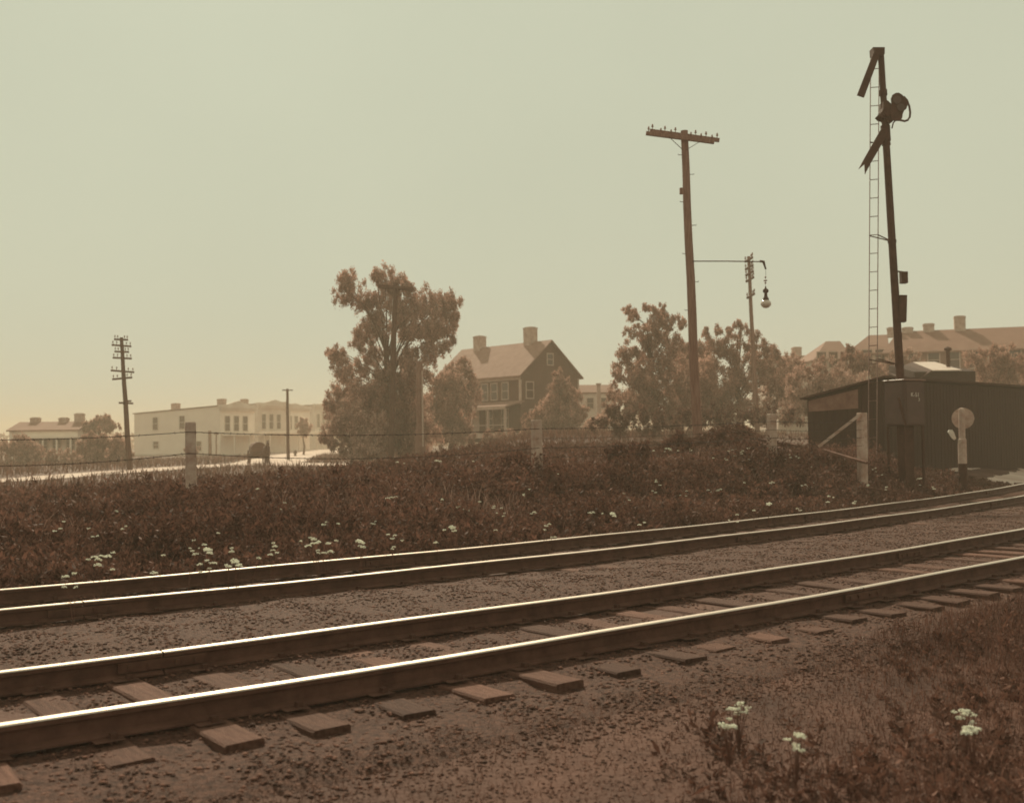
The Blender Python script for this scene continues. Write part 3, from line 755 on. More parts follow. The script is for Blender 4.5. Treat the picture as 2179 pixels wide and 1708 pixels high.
# right face (normal = +ex rotated) : faces camera right side is -ey for u axis
mb = MB(); cbox(mb, -hw+.05, hw-.05, -.386, -.3725, z0+.06, z1-.06)
dface = part(mb, 'door', 'cabinet', cab, bevel=.004)
mb = MB(); cbox(mb, hw+.002, hw+.016, -.31, .31, z0+.06, z1-.06); part(mb, 'door', 'cabinet', cab, bevel=.004)
mb = MB(); cbox(mb, .20, .24, -.40, -.387, z0+.45, z0+.62); part(mb, 'handle', 'iron', dface if False else cab)
mb = MB(); mb.bar(cc+ex*.36+ey*(-.36)+Vector((0, 0, z0+.02)), cc+ex*.30+ey*(-.52)+Vector((0, 0, z0+.75)), .05, .05); part(mb, 'cable_pipe', 'iron', cab)
def lettering(txt, size, pos, xdir, zdir, par, name='lettering', m='white_paint', off=.004):
    cu = bpy.data.curves.new('t', 'FONT'); cu.body = txt; cu.size = size; cu.extrude = .002; cu.resolution_u = 3
    to = bpy.data.objects.new('t', cu); COL.objects.link(to)
    dg = bpy.context.evaluated_depsgraph_get(); me = bpy.data.meshes.new_from_object(to.evaluated_get(dg))
    bpy.data.objects.remove(to)
    x, z = Vector(xdir).normalized(), Vector(zdir).normalized(); nn = x.cross(z)
    R = Matrix((x, z, nn)).transposed().to_4x4(); R.translation = Vector(pos)+nn*off-Vector(par.location)
    me.transform(R); me.materials.clear(); me.materials.append(MATS[m])
    o = bpy.data.objects.new(name, me); COL.objects.link(o); o.parent = par
    return o
tx = cc-ey*.388
# which cabinet face the letters sit on: right-hand face seen from the camera
fx = cc+ex*(hw+.018)
lettering('K-51', .155, fx+ey*(-.16)+Vector((0, 0, z1-.42)), ey, (0, 0, 1), cab)
lettering('3', .12, fx+ey*(.10)+Vector((0, 0, z1-.54)), ey, (0, 0, 1), cab)

# switch target post at the right edge
pd = 30.0
wb, wt = P(2048, 1003, pd), P(2045, 867, pd)
tg = empty('target_post', (wb.x, wb.y, tz(wb.x, wb.y)), 'white round-topped post with dark foot and a disc behind it, far right', 'post')
mb = MB(); dr = (wt-wb).normalized(); Lp = (wt-wb).length
mb.lathe(wb, [(.115, Lp*.12), (.112, Lp*.5), (.085, Lp*.52), (.082, Lp*.965), (.06, Lp*.99), (.01, Lp)], 14, 0, dr); part(mb, 'post', 'concrete', tg)
mb = MB(); mb.lathe(wb, [(.125, -.5), (.12, Lp*.125)], 14, 0, dr); part(mb, 'dark_foot', 'iron', tg)
c = P(2048, 890, pd+.25); mb = MB(); mb.tube([c, c+Vector((.01, .02, 0))], .295, 28); part(mb, 'disc', 'concrete', tg)
mb = MB(); mb.tube([c+Vector((0, .012, .0)), P(2046, 890, pd+.02)], .03, 8); part(mb, 'disc_bracket', 'iron', tg)
mb = MB(); mb.plate([P(x, y, pd+.12) for x, y in [(2016, 919), (2019, 914), (2026, 914), (2030, 921), (2034, 933), (2030, 936), (2025, 932)]], .03); part(mb, 'paddle', 'white_paint', tg)
mb = MB(); mb.bar(P(2030, 926, pd+.14), P(2046, 930, pd+.05), .02, .03); part(mb, 'paddle_arm', 'iron', tg)
# thin rod lying in the weeds
q0, q1 = hit(1800, 1033, .35), hit(1985, 1056, .22)
mb = MB(); mb.tube([q0, (q0+q1)/2+Vector((0, 0, .01)), q1], .022, 6); rod = mb.build('signal_pipe', 'tie_wood')
tag(rod, 'thin pipe lying through the weeds beside the far rail, lower right of the cabinet', 'pipe')

# ------------------------------------------------------------------ shed (one pitch roof, high side to the right)
c_lo = P(1719, 945, 38.5); c_hi = P(1880, 960, 36.5)      # end wall, low corner and high corner
zl, zh = P(1719, 848, 38.5).z, P(1880, 806, 36.5).z
c_fr = P(2215, 960, 47.0)
A_, B_ = Vector((c_lo.x, c_lo.y, 0)), Vector((c_hi.x, c_hi.y, 0)); Cc = Vector((c_fr.x, c_fr.y, 0))
fd = (Cc-B_).normalized(); Dd = A_+fd*(Cc-B_).length
gz = min(tz(A_.x, A_.y), tz(B_.x, B_.y))-.3
shed = empty('shed', (A_.x, A_.y, gz+.3), 'low dark board shed with a one-pitch roof behind the relay cabinet', 'shed')
ed = (B_-A_).normalized(); elen = (B_-A_).length; flen = (Cc-B_).length
en = Vector((ed.y, -ed.x, 0)); fn = Vector((fd.y, -fd.x, 0))
mb = MB()
inn = .05
mb.add([v+Vector((0, 0, z)) for v, z in [(A_-en*inn, gz), (B_-en*inn, gz), (B_-en*inn, zh-.03), (A_-en*inn, zl-.03)]] + [v+Vector((0, 0, z)) for v, z in [(Dd, gz), (Cc, gz), (Cc, zh-.03), (Dd, zl-.03)]],
       [(0, 1, 2, 3), (5, 4, 7, 6), (1, 5, 6, 2), (4, 0, 3, 7), (3, 2, 6, 7), (0, 4, 5, 1)])
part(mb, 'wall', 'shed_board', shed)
k = int(elen/.24)
for i in range(k):
    p = A_+ed*(elen*(i+.04)/k); q = A_+ed*(elen*(i+.96)/k); zp = zl+(zh-zl)*i/k-.04; zq = zl+(zh-zl)*(i+1)/k-.04
    o_ = en*(.010+.004*random.random())
    zc = gz+(zl-gz)*.80
    mb = MB(); b = [p+o_+Vector((0, 0, gz)), q+o_+Vector((0, 0, gz)), q+o_+Vector((0, 0, zq)), p+o_+Vector((0, 0, zp))]
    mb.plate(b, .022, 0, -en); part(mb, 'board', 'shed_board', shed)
# paler panel band high on the end wall
mb = MB(); z_a = P(1740, 853, 38).z
p, q = A_+ed*.06, A_+ed*(elen*.69)
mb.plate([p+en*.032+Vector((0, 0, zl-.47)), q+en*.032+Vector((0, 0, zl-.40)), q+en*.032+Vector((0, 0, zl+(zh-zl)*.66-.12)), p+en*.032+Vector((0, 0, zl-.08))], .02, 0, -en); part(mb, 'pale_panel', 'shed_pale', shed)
k = int(flen/.28)
for i in range(k):
    p = B_+fd*(flen*(i+.04)/k); q = B_+fd*(flen*(i+.96)/k); o_ = fn*(.010+.004*random.random())
    mb = MB(); mb.plate([v+o_+Vector((0, 0, z)) for v, z in [(p, gz), (q, gz), (q, zh-.06), (p, zh-.06)]], .022, 0, -fn); part(mb, 'board', 'shed_board', shed)
mb = MB(); ov = .18; rs = [A_-ed*ov+en*ov-fd*0, B_+ed*ov+en*ov, Cc+ed*ov+fd*.1, Dd-ed*ov+fd*.1]
sl = (zh-zl)/elen
rz = [zl-ov*sl, zh+ov*sl, zh+ov*sl, zl-ov*sl]
mb.plate([v+Vector((0, 0, z)) for v, z in zip(rs, rz)], .07, 0, (0, 0, 1)); part(mb, 'roof', 'tar_roof', shed)
# hut behind the shed with tin roof and stovepipe
hb = P(1960, 900, 52); hut = empty('hut', (hb.x, hb.y, tz(hb.x, hb.y)), 'hut with a bright tin roof and stovepipe showing above the dark shed', 'hut')
x0, x1 = P(1945, 800, 52).x, P(2075, 800, 52).x; zt0 = P(2000, 786, 52).z; zt1 = P(2000, 771, 55.5).z
gh = tz(hb.x, hb.y)
mb = MB(); mb.add([(x0, 52, gh), (x1, 52, gh), (x1, 55.5, gh), (x0, 55.5, gh), (x0, 52, zt0-.1), (x1, 52, zt0-.1), (x1, 55.5, zt1-.12), (x0, 55.5, zt1-.12)], [(0, 1, 5, 4), (1, 2, 6, 5), (2, 3, 7, 6), (3, 0, 4, 7), (4, 5, 6, 7)]); part(mb, 'wall', 'shed_board', hut)
xa, xb = P(1984, 800, 51.8).x, P(2046, 800, 51.8).x
mb = MB(); mb.plate([(xa, 51.8, zt0-.09), (xb, 51.8, zt0-.09), (xb+.25, 55.7, zt1+.0), (xa+.5, 55.7, zt1+.0)], .05, 0, (0, 0, 1)); part(mb, 'tin_roof', 'tin_roof', hut)
mb = MB(); mb.plate([(x0-.2, 51.8, zt0-.75), (xa-.02, 51.8, zt0-.09), (xa+.48, 55.7, zt1), (x0, 55.7, zt1-.5)], .05, 0, (0, 0, 1)); part(mb, 'side_roof', 'tar_roof', hut)
pz = P(2017, 774, 53.2)
mb = MB(); mb.tube([pz-Vector((0, 0, .3)), P(2016, 741, 53.2)], .10, 10); mb.lathe(P(2016, 743, 53.2), [(.18, -.06), (.18, .05), (.02, .14)], 10); part(mb, 'stovepipe', 'iron', hut)

# ------------------------------------------------------------------ brush pile and fallen planks
bp0 = P(1560, 935, 32)
pile = []
nst = 900; V = []; F = []
rr = random.Random(5)
for i in range(nst):
    x = rr.uniform(1380, 1715); t = (x-1548)/170
    d = rr.uniform(30.5, 35); X = (x-CXP)/FPX*d
    base = tz(X, d); hh = max(.05, .95*math.exp(-((x-1560)/95)**2)+.35*math.exp(-((x-1430)/60)**2))
    z = base+rr.random()**.7*hh
    ang = rr.uniform(-.9, .9); el = rr.gauss(0, .22); L = rr.uniform(.25, .95); r = rr.uniform(.006, .02)
    dv = Vector((math.cos(ang)*math.cos(el), math.sin(ang)*math.cos(el), math.sin(el)))*L/2
    c = Vector((X, d, z)); w = Vector((0, 0, 1)).cross(dv).normalized()*r; u = dv.cross(w).normalized()*r
    o = len(V)
    for e in (-1, 1):
        for a_, b_ in ((1, 0), (-.5, .87), (-.5, -.87)): V.append(tuple(c+dv*e+w*a_+u*b_))
    for j in range(3): F.append((o+j, o+(j+1) % 3, o+3+(j+1) % 3, o+3+j))
bo_ = np_mesh('brush_pile', V, F, 'dead_stick'); tag(bo_, 'heap of cut brush and dead sticks right of the nearest telegraph pole', 'brush pile', kind='stuff')
nl = 5200
xx = rng.normal(1545, 85, nl); dd_ = rng.uniform(31, 35, nl); Xl = (xx-CXP)/FPX*dd_
hh = .85*np.exp(-((xx-1560)/90)**2)+.25
Zl = terr(Xl, dd_)+rng.random(nl)*hh
Vl, Fl = leaf_quads(np.stack([Xl, dd_, Zl], 1), .06); tag(np_mesh('brush_leaves', Vl, Fl, 'weed'), 'dark withered leaves in the heap of cut brush', 'leaves', kind='stuff')
for i, (xa, ya, xb, yb, d1, d2, lab) in enumerate([(1590, 936, 1692, 962, 31, 28.2, 'long dark plank lying on the ground left of the end post'), (1600, 932, 1700, 948, 31.5, 29.5, 'thin plank lying just behind the long dark plank'), (1750, 957, 1845, 985, 27.4, 26.6, 'pale plank lying in the weeds below the braced end post')]):
    p, q = P(xa, ya, d1), P(xb, yb, d2); mb = MB(); mb.bar(p, q, .17, .05); o = mb.build('plank', 'tie_wood' if i < 2 else 'dead_stick', origin=(p+q)/2); tag(o, lab, 'plank')

# ------------------------------------------------------------------ trees
def tree(name, label, d, blobs, base_px, m='leaf', leaf=.17, dens=1.0, droop=0.0, trunk_r=.22, spread=.8, sub=None, group='trees and bushes in the background', cat='tree', limbs=True):
    """blobs: (x, y, r) in photo pixels, each a leafy mass at its own real depth near d"""
    B = P(base_px[0], base_px[1], d); B.z = tz(B.x, B.y)
    root = empty(name, B, label, cat, group=group)
    sc = d/FPX; Vs = []; cen = []
    r_ = random.Random(int(d*10)+len(blobs))
    allC = []
    fill = []
    for i_ in range(len(blobs)):
        for j_ in range(i_+1, len(blobs)):
            x1, y1, r1 = blobs[i_]; x2, y2, r2 = blobs[j_]
            if math.hypot(x1-x2, y1-y2) < (r1+r2)*1.25 and r_.random() < .22: fill.append(((x1+x2)/2+r_.uniform(-6, 6), (y1+y2)/2+r_.uniform(-6, 6), min(r1, r2)*.6))
    for x, y, r in list(blobs)+fill:
        R = r*sc; dd = d+r_.uniform(-1, 1)*spread*max(1.0, R*1.2)
        c = np.array(P(x, y, dd)); cen.append((Vector(c), R))
        nsub = max(9, int(34*dens*(R/1.0)**1.5)) if sub is None else sub
        sv = rng.normal(size=(nsub, 3)); sv /= np.linalg.norm(sv, axis=1)[:, None]
        rad_ = rng.random(nsub)**.42; rad_ = np.where(rng.random(nsub) < .24, .95+.5*rng.random(nsub), rad_)
        sc_ = c+sv*(R*rad_)[:, None]*np.array([1, 1, .95])
        per = int(105*max(.5, R**.5))
        sr_ = R*.15+.085
        L = np.repeat(sc_, per, 0)
        off = rng.normal(size=L.shape)*sr_*.62
        if droop: off[:, 2] -= np.abs(rng.normal(size=len(L)))*droop*sr_; off[:, :2] *= .75
        allC.append(L+off)
    C = np.concatenate(allC); g = terr(C[:, 0], C[:, 1]); C[:, 2] = np.maximum(C[:, 2], g+.03)
    dirs = None
    if droop: dirs = np.tile(np.array([[0, 0, -.9]]), (len(C), 1))
    V, F = leaf_quads(C, leaf*.43, dirs, 2.0)
    V = V-np.array(B)
    crown = np_mesh('crown', V, F, m, root)
    # trunk and limbs
    mb = MB(); top = max(cen, key=lambda q: q[0].z)[0]
    ph = [B-Vector((0, 0, .3)), B+(top-B)*.25+Vector((.15, 0, 0)), B+(top-B)*.55+Vector((-.12, .1, 0)), B+(top-B)*.92]
    mb.tube(ph, [trunk_r*1.25, trunk_r, trunk_r*.6, trunk_r*.15], 9); part(mb, 'trunk', 'bark', root)
    if limbs:
        mb = MB()
        for c, R in cen[:len(blobs)]:
            f = min(.8, max(.12, (c.z-B.z)/max(.5, top.z-B.z)*.6)); s = B+(top-B)*f
            dv = c-s; sd = Vector((r_.uniform(-.2, .2), r_.uniform(-.2, .2), 0))*dv.length
            mb.tube([s, s+dv*.3+sd*.5+Vector((0, 0, .12*dv.length)), s+dv*.65+sd+Vector((0, 0, .12*dv.length)), c], [trunk_r*.28, trunk_r*.2, trunk_r*.12, trunk_r*.04], 6)
        part(mb, 'limbs', 'bark', root)
    return root
tree('tall_tree', 'tall ragged tree with drooping foliage and sky gaps, tallest in view', 74, [
 (742,597,24),(730,590,12),(735,622,20),(765,640,20),(800,582,16),(822,595,24),(850,603,24),(872,612,13),(795,640,24),(842,655,28),(890,648,34),(935,640,26),(965,640,17),(968,672,14),(950,690,24),(915,690,34),
 (868,700,26),(805,690,24),(778,705,22),(762,730,14),(793,750,20),(718,748,20),(702,745,9),(733,785,26),(770,775,20),(812,790,28),(862,760,22),(905,745,26),(942,735,16),(962,715,12),(880,800,34),(830,830,40),(775,830,34),
 (735,835,28),(708,860,22),(750,875,36),(815,880,46),(870,860,38),(895,905,34),(845,930,44),(790,935,42),(890,950,24)], (858, 975), 'leaf', .155, 1.25, 1.0, .24, .9)
tree('pale_shrub', 'paler rounded shrub at the left foot of the tallest tree', 70, [(715,900,26),(745,890,30),(780,905,34),(700,925,22),(735,935,34),(775,945,34),(690,935,14),(815,945,26)], (745, 965), 'leaf_pale', .15, .9, .3, .1, .7, cat='bush', group='trees and bushes in the background')
tree('dark_tree', 'dark bushy tree between the tallest tree and the brick house', 92, [(930,815,20),(955,800,22),(985,778,18),(998,795,14),(960,835,34),(1000,835,24),(996,862,16),(925,860,34),(965,880,38),(985,905,14),(930,910,34),(972,925,26)], (955, 945), 'leaf', .17, 1.0, .2, .25, .7)
tree('cone_tree', 'dark cone-shaped tree hiding the right end of the house', 90, [(1190,798,12),(1195,815,18),(1185,835,24),(1215,838,20),(1175,862,28),(1215,865,28),(1238,872,14),(1190,890,34),(1225,892,24),(1150,885,20),(1130,900,16),(1160,910,24)], (1195, 930), 'leaf', .17, 1.1, .2, .22, .7)
tree('loose_tree', 'loose feathery tree left of the nearest telegraph pole', 72, [(1335,660,10),(1350,672,14),(1375,655,9),(1392,668,16),(1410,655,9),(1385,695,24),(1428,685,20),(1450,690,12),(1348,705,18),(1365,730,28),(1415,730,34),(1450,740,22),(1328,755,18),(1345,775,26),(1395,785,42),(1440,790,34),(1318,800,22),(1350,825,32),(1410,840,42),(1310,840,18),(1345,865,28),(1455,850,28),(1385,875,30),(1425,885,26),(1320,885,22),(1300,865,14),(1365,845,34),(1470,820,22)], (1395, 900), 'leaf', .15, .85, .3, .2, .9)
tree('feathery_tree', 'broad feathery tree behind the slim pole and hanging lamp', 75, [(1505,712,14),(1530,700,10),(1548,712,16),(1570,690,10),(1585,702,14),(1605,715,16),(1625,735,14),(1645,745,16),(1515,745,26),(1560,745,30),(1600,755,28),(1640,775,24),(1665,775,14),(1510,790,34),(1565,800,40),(1620,810,36),(1660,815,24),(1500,840,30),(1550,850,36),(1605,855,32),(1655,855,26),(1520,880,28),(1570,885,28),(1625,885,26),(1485,800,20),(1680,840,20)], (1570, 895), 'leaf', .15, .85, .3, .2, .9)
tree('middle_tree', 'dense dark foliage directly behind the nearest telegraph pole', 80, [(1455,760,24),(1480,745,20),(1500,770,26),(1465,800,32),(1490,830,34),(1450,850,32),(1510,860,30),(1470,885,28),(1540,890,22),(1430,890,22),(1470,770,28),(1487,790,30),(1500,742,18),(1478,850,40),(1690,770,20),(1670,800,24)], (1475, 910), 'leaf', .15, 1.0, .3, .16, .8)
tree('scrub_thicket', 'low scrub thicket left of the shed roof', 66, [(1690,800,22),(1722,795,26),(1755,790,24),(1785,800,26),(1700,835,30),(1745,830,34),(1790,830,30),(1690,870,26),(1735,868,28),(1675,880,20),(1820,810,24)], (1735, 900), 'leaf_pale', .14, .9, .2, .1, .8, cat='bush')
tree('dark_bush', 'dark pointed bush in front of the far gabled roofs', 72, [(1808,742,9),(1800,760,16),(1825,755,14),(1840,765,14),(1815,785,24),(1850,785,18),(1785,790,16),(1870,790,18)], (1815, 830), 'leaf', .15, 1.1, .2, .12, .6)
tree('right_bush', 'brown bush below the far roofs, right of the mast', 78, [(1905,770,20),(1935,765,22),(1962,778,18),(1890,795,20),(1930,800,26),(1975,805,20)], (1930, 840), 'leaf_pale', .15, .9, .2, .12, .6, cat='bush')
tree('edge_bush', 'rounded bush at the right edge beyond the shed', 70, [(2075,770,22),(2110,760,26),(2150,770,28),(2095,800,28),(2140,805,30),(2185,790,28)], (2120, 850), 'leaf', .15, 1.0, .2, .12, .6, cat='bush')
tree('umbrella_tree', 'flat-topped far tree left of the far telegraph pole', 120, [(183,908,10),(198,900,12),(213,895,12),(228,897,12),(242,905,10),(205,910,12),(230,910,11),(190,916,8)], (212, 950), 'leaf', .22, 1.0, .1, .22, .5)
for i, (x, y, d, bl, lab) in enumerate([(205, 985, 98, [(185,940,16),(205,935,18),(225,940,18),(200,960,22),(228,962,20),(180,965,16)], 'broad dark bush below the flat-topped far tree'),
    (250, 985, 96, [(248,938,14),(258,955,18),(244,970,18),(268,968,14)], 'dark bush just left of the far telegraph pole foot'),
    (130, 990, 92, [(118,972,14),(140,975,16),(160,978,14),(105,980,12)], 'low bush in front of the far left house'),
    (40, 990, 95, [(15,955,20),(45,950,24),(75,960,20),(30,975,22),(65,978,18)], 'wide bush at the far left edge'),
    (645, 935, 140, [(645,893,7),(640,905,11),(652,908,11),(645,920,10)], 'small round street tree right of the thin pole'),
    (408, 968, 132, [(400,957,7),(415,957,7)], 'small clump at the foot of the pale building')]):
    tree('far_bush' if i not in (4,) else 'street_tree', lab, d, bl, (x, y), 'leaf_pale' if i in (2, 3) else 'leaf', .2, 1.0, .1, .12, .5, cat='bush' if i != 4 else 'tree')
# foliage in front of the porch and field hedge
tree('porch_bush', 'low hedge in front of the house porch', 84, [(1030,925,14),(1060,928,13),(1090,926,14),(1000,930,14),(1120,925,16),(1265,905,22),(1290,895,20),(1250,915,18)], (1090, 945), 'leaf', .15, .9, .2, .08, .8, cat='bush', limbs=False)
tree('underbrush', 'tangled underbrush in front of the feathery trees, left of the brush heap', 56, [(1300,885,20),(1335,890,20),(1370,885,24),(1410,890,22),(1450,885,24),(1500,880,24),(1540,885,22),(1590,880,24),(1640,885,22),(1680,890,18),(1275,905,16),(1320,915,16),(1380,912,18),(1430,912,16)], (1430, 915), 'weed', .13, .9, .2, .06, .9, cat='bush', limbs=False)
for i, (bl, bx, dd, lab) in enumerate([([(1295,968,10),(1315,962,12),(1340,960,13),(1365,958,12),(1330,972,12)], 1330, 25.5, 'low dark bush on the bank crest left of the nearest telegraph pole'),
    ([(1425,946,11),(1445,938,12),(1462,948,11),(1440,956,12)], 1445, 29.0, 'low dark bush at the left foot of the nearest telegraph pole'),
    ([(1515,940,10),(1535,930,12),(1558,936,11)], 1535, 30.0, 'low dark bush at the right foot of the nearest telegraph pole'),
    ([(1075,985,8),(1095,982,9),(1112,984,8)], 1095, 23.5, 'small dark bush on the bank crest left of the middle fence post')]):
    tree('crest_bush', lab, dd, bl, (bx, 975), 'weed', .075, 9.0, .1, .03, .5, cat='bush', group='low bushes on the bank crest', limbs=False)
# distant wood
Vd = []
n = 9000
xx = rng.uniform(-260, 260, n); yy = 300+rng.uniform(-14, 14, n); hh = 4.5+2.2*np.sin(xx*.06)+1.4*np.sin(xx*.21+1)
Vw, Fw = leaf_quads(np.stack([xx, yy, -.3+np.clip(rng.random(n)*hh*1.15, 0, 11)], 1), 1.1)
tag(np_mesh('distant_wood', Vw, Fw, 'leaf_pale'), 'faint line of distant trees along the horizon', 'trees', kind='stuff')

# ------------------------------------------------------------------ houses
def lbox(par, name, m, *a, **k):
    mb = MB(); mb.box(*a); return mb.build(name, m, par, **k)
def window(par, face, u, z0, w, h, off, mtrim='house_trim', mglass='dark_glass', sash=True):
    """face: 'front' (y=0, looks to -y), 'right' (x=L looks to +x), 'left' (x=0 looks to -x); u is the coordinate along it"""
    mb = MB(); gl = MB(); t = .09
    def b(m_, u0, u1, za, zb, d0, d1):
        if face == 'front': m_.box(u0, u1, off-d1, off-d0, za, zb)
        elif face == 'right': m_.box(off+d0, off+d1, u0, u1, za, zb)
        else: m_.box(off-d1, off-d0, u0, u1, za, zb)
    b(mb, u-w/2-t, u-w/2, z0-t, z0+h+t, .004, .07); b(mb, u+w/2, u+w/2+t, z0-t, z0+h+t, .004, .07)
    b(mb, u-w/2, u+w/2, z0+h, z0+h+t, .004, .075); b(mb, u-w/2, u+w/2, z0-t, z0, .004, .10)
    if sash: b(mb, u-w/2, u+w/2, z0+h/2-.03, z0+h/2+.03, .02, .05)
    fr = mb.build('window', mtrim, par)
    b(gl, u-w/2, u+w/2, z0, z0+h, .003, .018); gl.build('pane', mglass, fr)
    return fr
def chimney(par, x, y, w, dpt, z0, z1, m='brick'):
    mb = MB(); mb.box(x-w/2, x+w/2, y-dpt/2, y+dpt/2, z0, z1-.22); mb.box(x-w/2-.03, x+w/2+.03, y-dpt/2-.03, y+dpt/2+.03, z1-.22, z1-.06); mb.box(x-w/2+.1, x+w/2-.1, y-dpt/2+.1, y+dpt/2-.1, z1-.06, z1)
    return mb.build('chimney', m, par)
def gable_shell(par, L, D, ze, zr, mw, mr, hipl=0.0, hipr=0.0, ov=.3):
    mb = MB()
    mb.add([(0, 0, -.6), (L, 0, -.6), (L, D, -.6), (0, D, -.6), (0, 0, ze), (L, 0, ze), (L, D, ze), (0, D, ze), (hipl, D/2, zr), (L-hipr, D/2, zr)],
           [(0, 1, 5, 4), (1, 2, 6, 9, 5) if not hipr else (1, 2, 6, 5), (2, 3, 7, 6), (3, 0, 4, 8, 7) if not hipl else (3, 0, 4, 7)])
    mb.build('wall', mw, par)
    sl = (zr-ze)/(D/2); e = .10
    mb = MB(); th = .14; xl = -ov; xr = L+ov
    hl = hipl*1.0-ov if not hipl else hipl; hr = L+ov if not hipr else L-hipr
    if not hipl: hl = -ov
    f = [(xl, -ov, ze-ov*sl+e), (xr, -ov, ze-ov*sl+e), (hr, D/2, zr+e), (hl, D/2, zr+e)]
    bk = [(xl, D+ov, ze-ov*sl+e), (hl, D/2, zr+e), (hr, D/2, zr+e), (xr, D+ov, ze-ov*sl+e)]
    mb.plate(f, th, 0, (0, 0, -1)); mb.plate(bk, th, 0, (0, 0, -1))
    if hipl: mb.plate([(xl, D+ov, ze-ov*sl+e), (xl, -ov, ze-ov*sl+e), (hl, D/2, zr+e)], th, 0, (0, 0, -1))
    if hipr: mb.plate([(xr, -ov, ze-ov*sl+e), (xr, D+ov, ze-ov*sl+e), (hr, D/2, zr+e)], th, 0, (0, 0, -1))
    return mb.build('roof', mr, par)
# the brick farmhouse in the middle
HZ = 1.75
house = empty('farmhouse', (-7.8, 109.75, HZ), 'dark two-storey gabled house with two chimneys and a porch behind the trees', 'house', math.atan2(-.75, .66))
gable_shell(house, 13, 7.6, 5.75, 8.95, 'house_wall', 'house_roof', ov=.35)
chimney(house, 2.6, 3.8, 1.0, .9, 8.2, 10.25); chimney(house, 10.3, 3.8, 1.05, .9, 8.2, 10.5)
lbox(house, 'frieze', 'house_trim', -.02, 13.03, -.07, -.004, 5.18, 5.5)
lbox(house, 'corner_board', 'cream_paint', 12.86, 13.05, -.075, .12, 2.95, 5.18)
lbox(house, 'corner_board', 'house_trim', 12.9, 13.05, 7.48, 7.63, 0, 5.5)
for u in (1.4, 3.4, 5.6, 7.9, 9.3, 10.9): window(house, 'front', u, 3.45, .85, 1.5, 0)
for u in (2.2, 4.4, 8.6, 10.8): window(house, 'front', u, .8, .9, 1.7, 0)
mb = MB(); mb.box(5.9, 7.0, -.03, -.004, .3, 2.45); dr_ = mb.build('door', 'house_trim', house)
window(house, 'right', 1.15, 3.5, .85, 1.45, 13); window(house, 'right', 5.6, 3.5, .85, 1.45, 13); window(house, 'right', 3.8, 6.7, .7, 1.0, 13)
window(house, 'right', 1.6, .8, .85, 1.6, 13); window(house, 'right', 5.4, .8, .85, 1.6, 13)
mb = MB(); mb.plate([(1.0, -2.4, 2.72), (13.6, -2.4, 2.72), (13.6, -.01, 3.25), (1.0, -.01, 3.25)], .14, 0, (0, 0, -1)); mb.build('porch_roof', 'house_roof', house)
lbox(house, 'porch_fascia', 'cream_paint', .98, 13.62, -2.47, -2.41, 2.40, 2.70)
for x in (1.2, 3.8, 6.3, 8.7, 11.0, 13.4): lbox(house, 'porch_post', 'cream_paint', x-.09, x+.09, -2.34, -2.16, .25, 2.5)
lbox(house, 'porch_floor', 'house_trim', .9, 13.6, -2.45, -.01, -.2, .25)
lbox(house, 'porch_rail', 'house_trim', 1.2, 13.4, -2.28, -2.22, .95, 1.02)
# small outbuilding and chimney right of the house
ob = P(1262, 880, 120); out_b = empty('outbuilding', (ob.x-1.6, 120, tz(ob.x, 120)), 'pale low building just right of the house behind the cone-shaped tree', 'building', .15)
zt = P(1262, 818, 120).z-tz(ob.x, 120)
gable_shell(out_b, 4.2, 5, zt-.9, zt, 'mid_wall', 'far_roof', ov=.15)
window(out_b, 'front', 1.3, zt-2.6, .7, 1.1, 0); window(out_b, 'front', 2.9, zt-2.6, .7, 1.1, 0)
cb_ = P(1274, 880, 112); chs = empty('chimney_stack', (cb_.x, 112, tz(cb_.x, 112)), 'slender dark brick stack right of the pale low building', 'chimney')
zt = P(1274, 818, 112).z
mb = MB(); mb.obox((cb_.x, 112, (zt+tz(cb_.x, 112))/2), (1, 0, 0), (0, 1, 0), (0, 0, 1), .2, .2, (zt-tz(cb_.x, 112))/2); part(mb, 'stack', 'brick', chs)
mb = MB(); mb.obox((cb_.x, 112, zt+.06), (1, 0, 0), (0, 1, 0), (0, 0, 1), .26, .26, .06); part(mb, 'stack_cap', 'brick', chs)

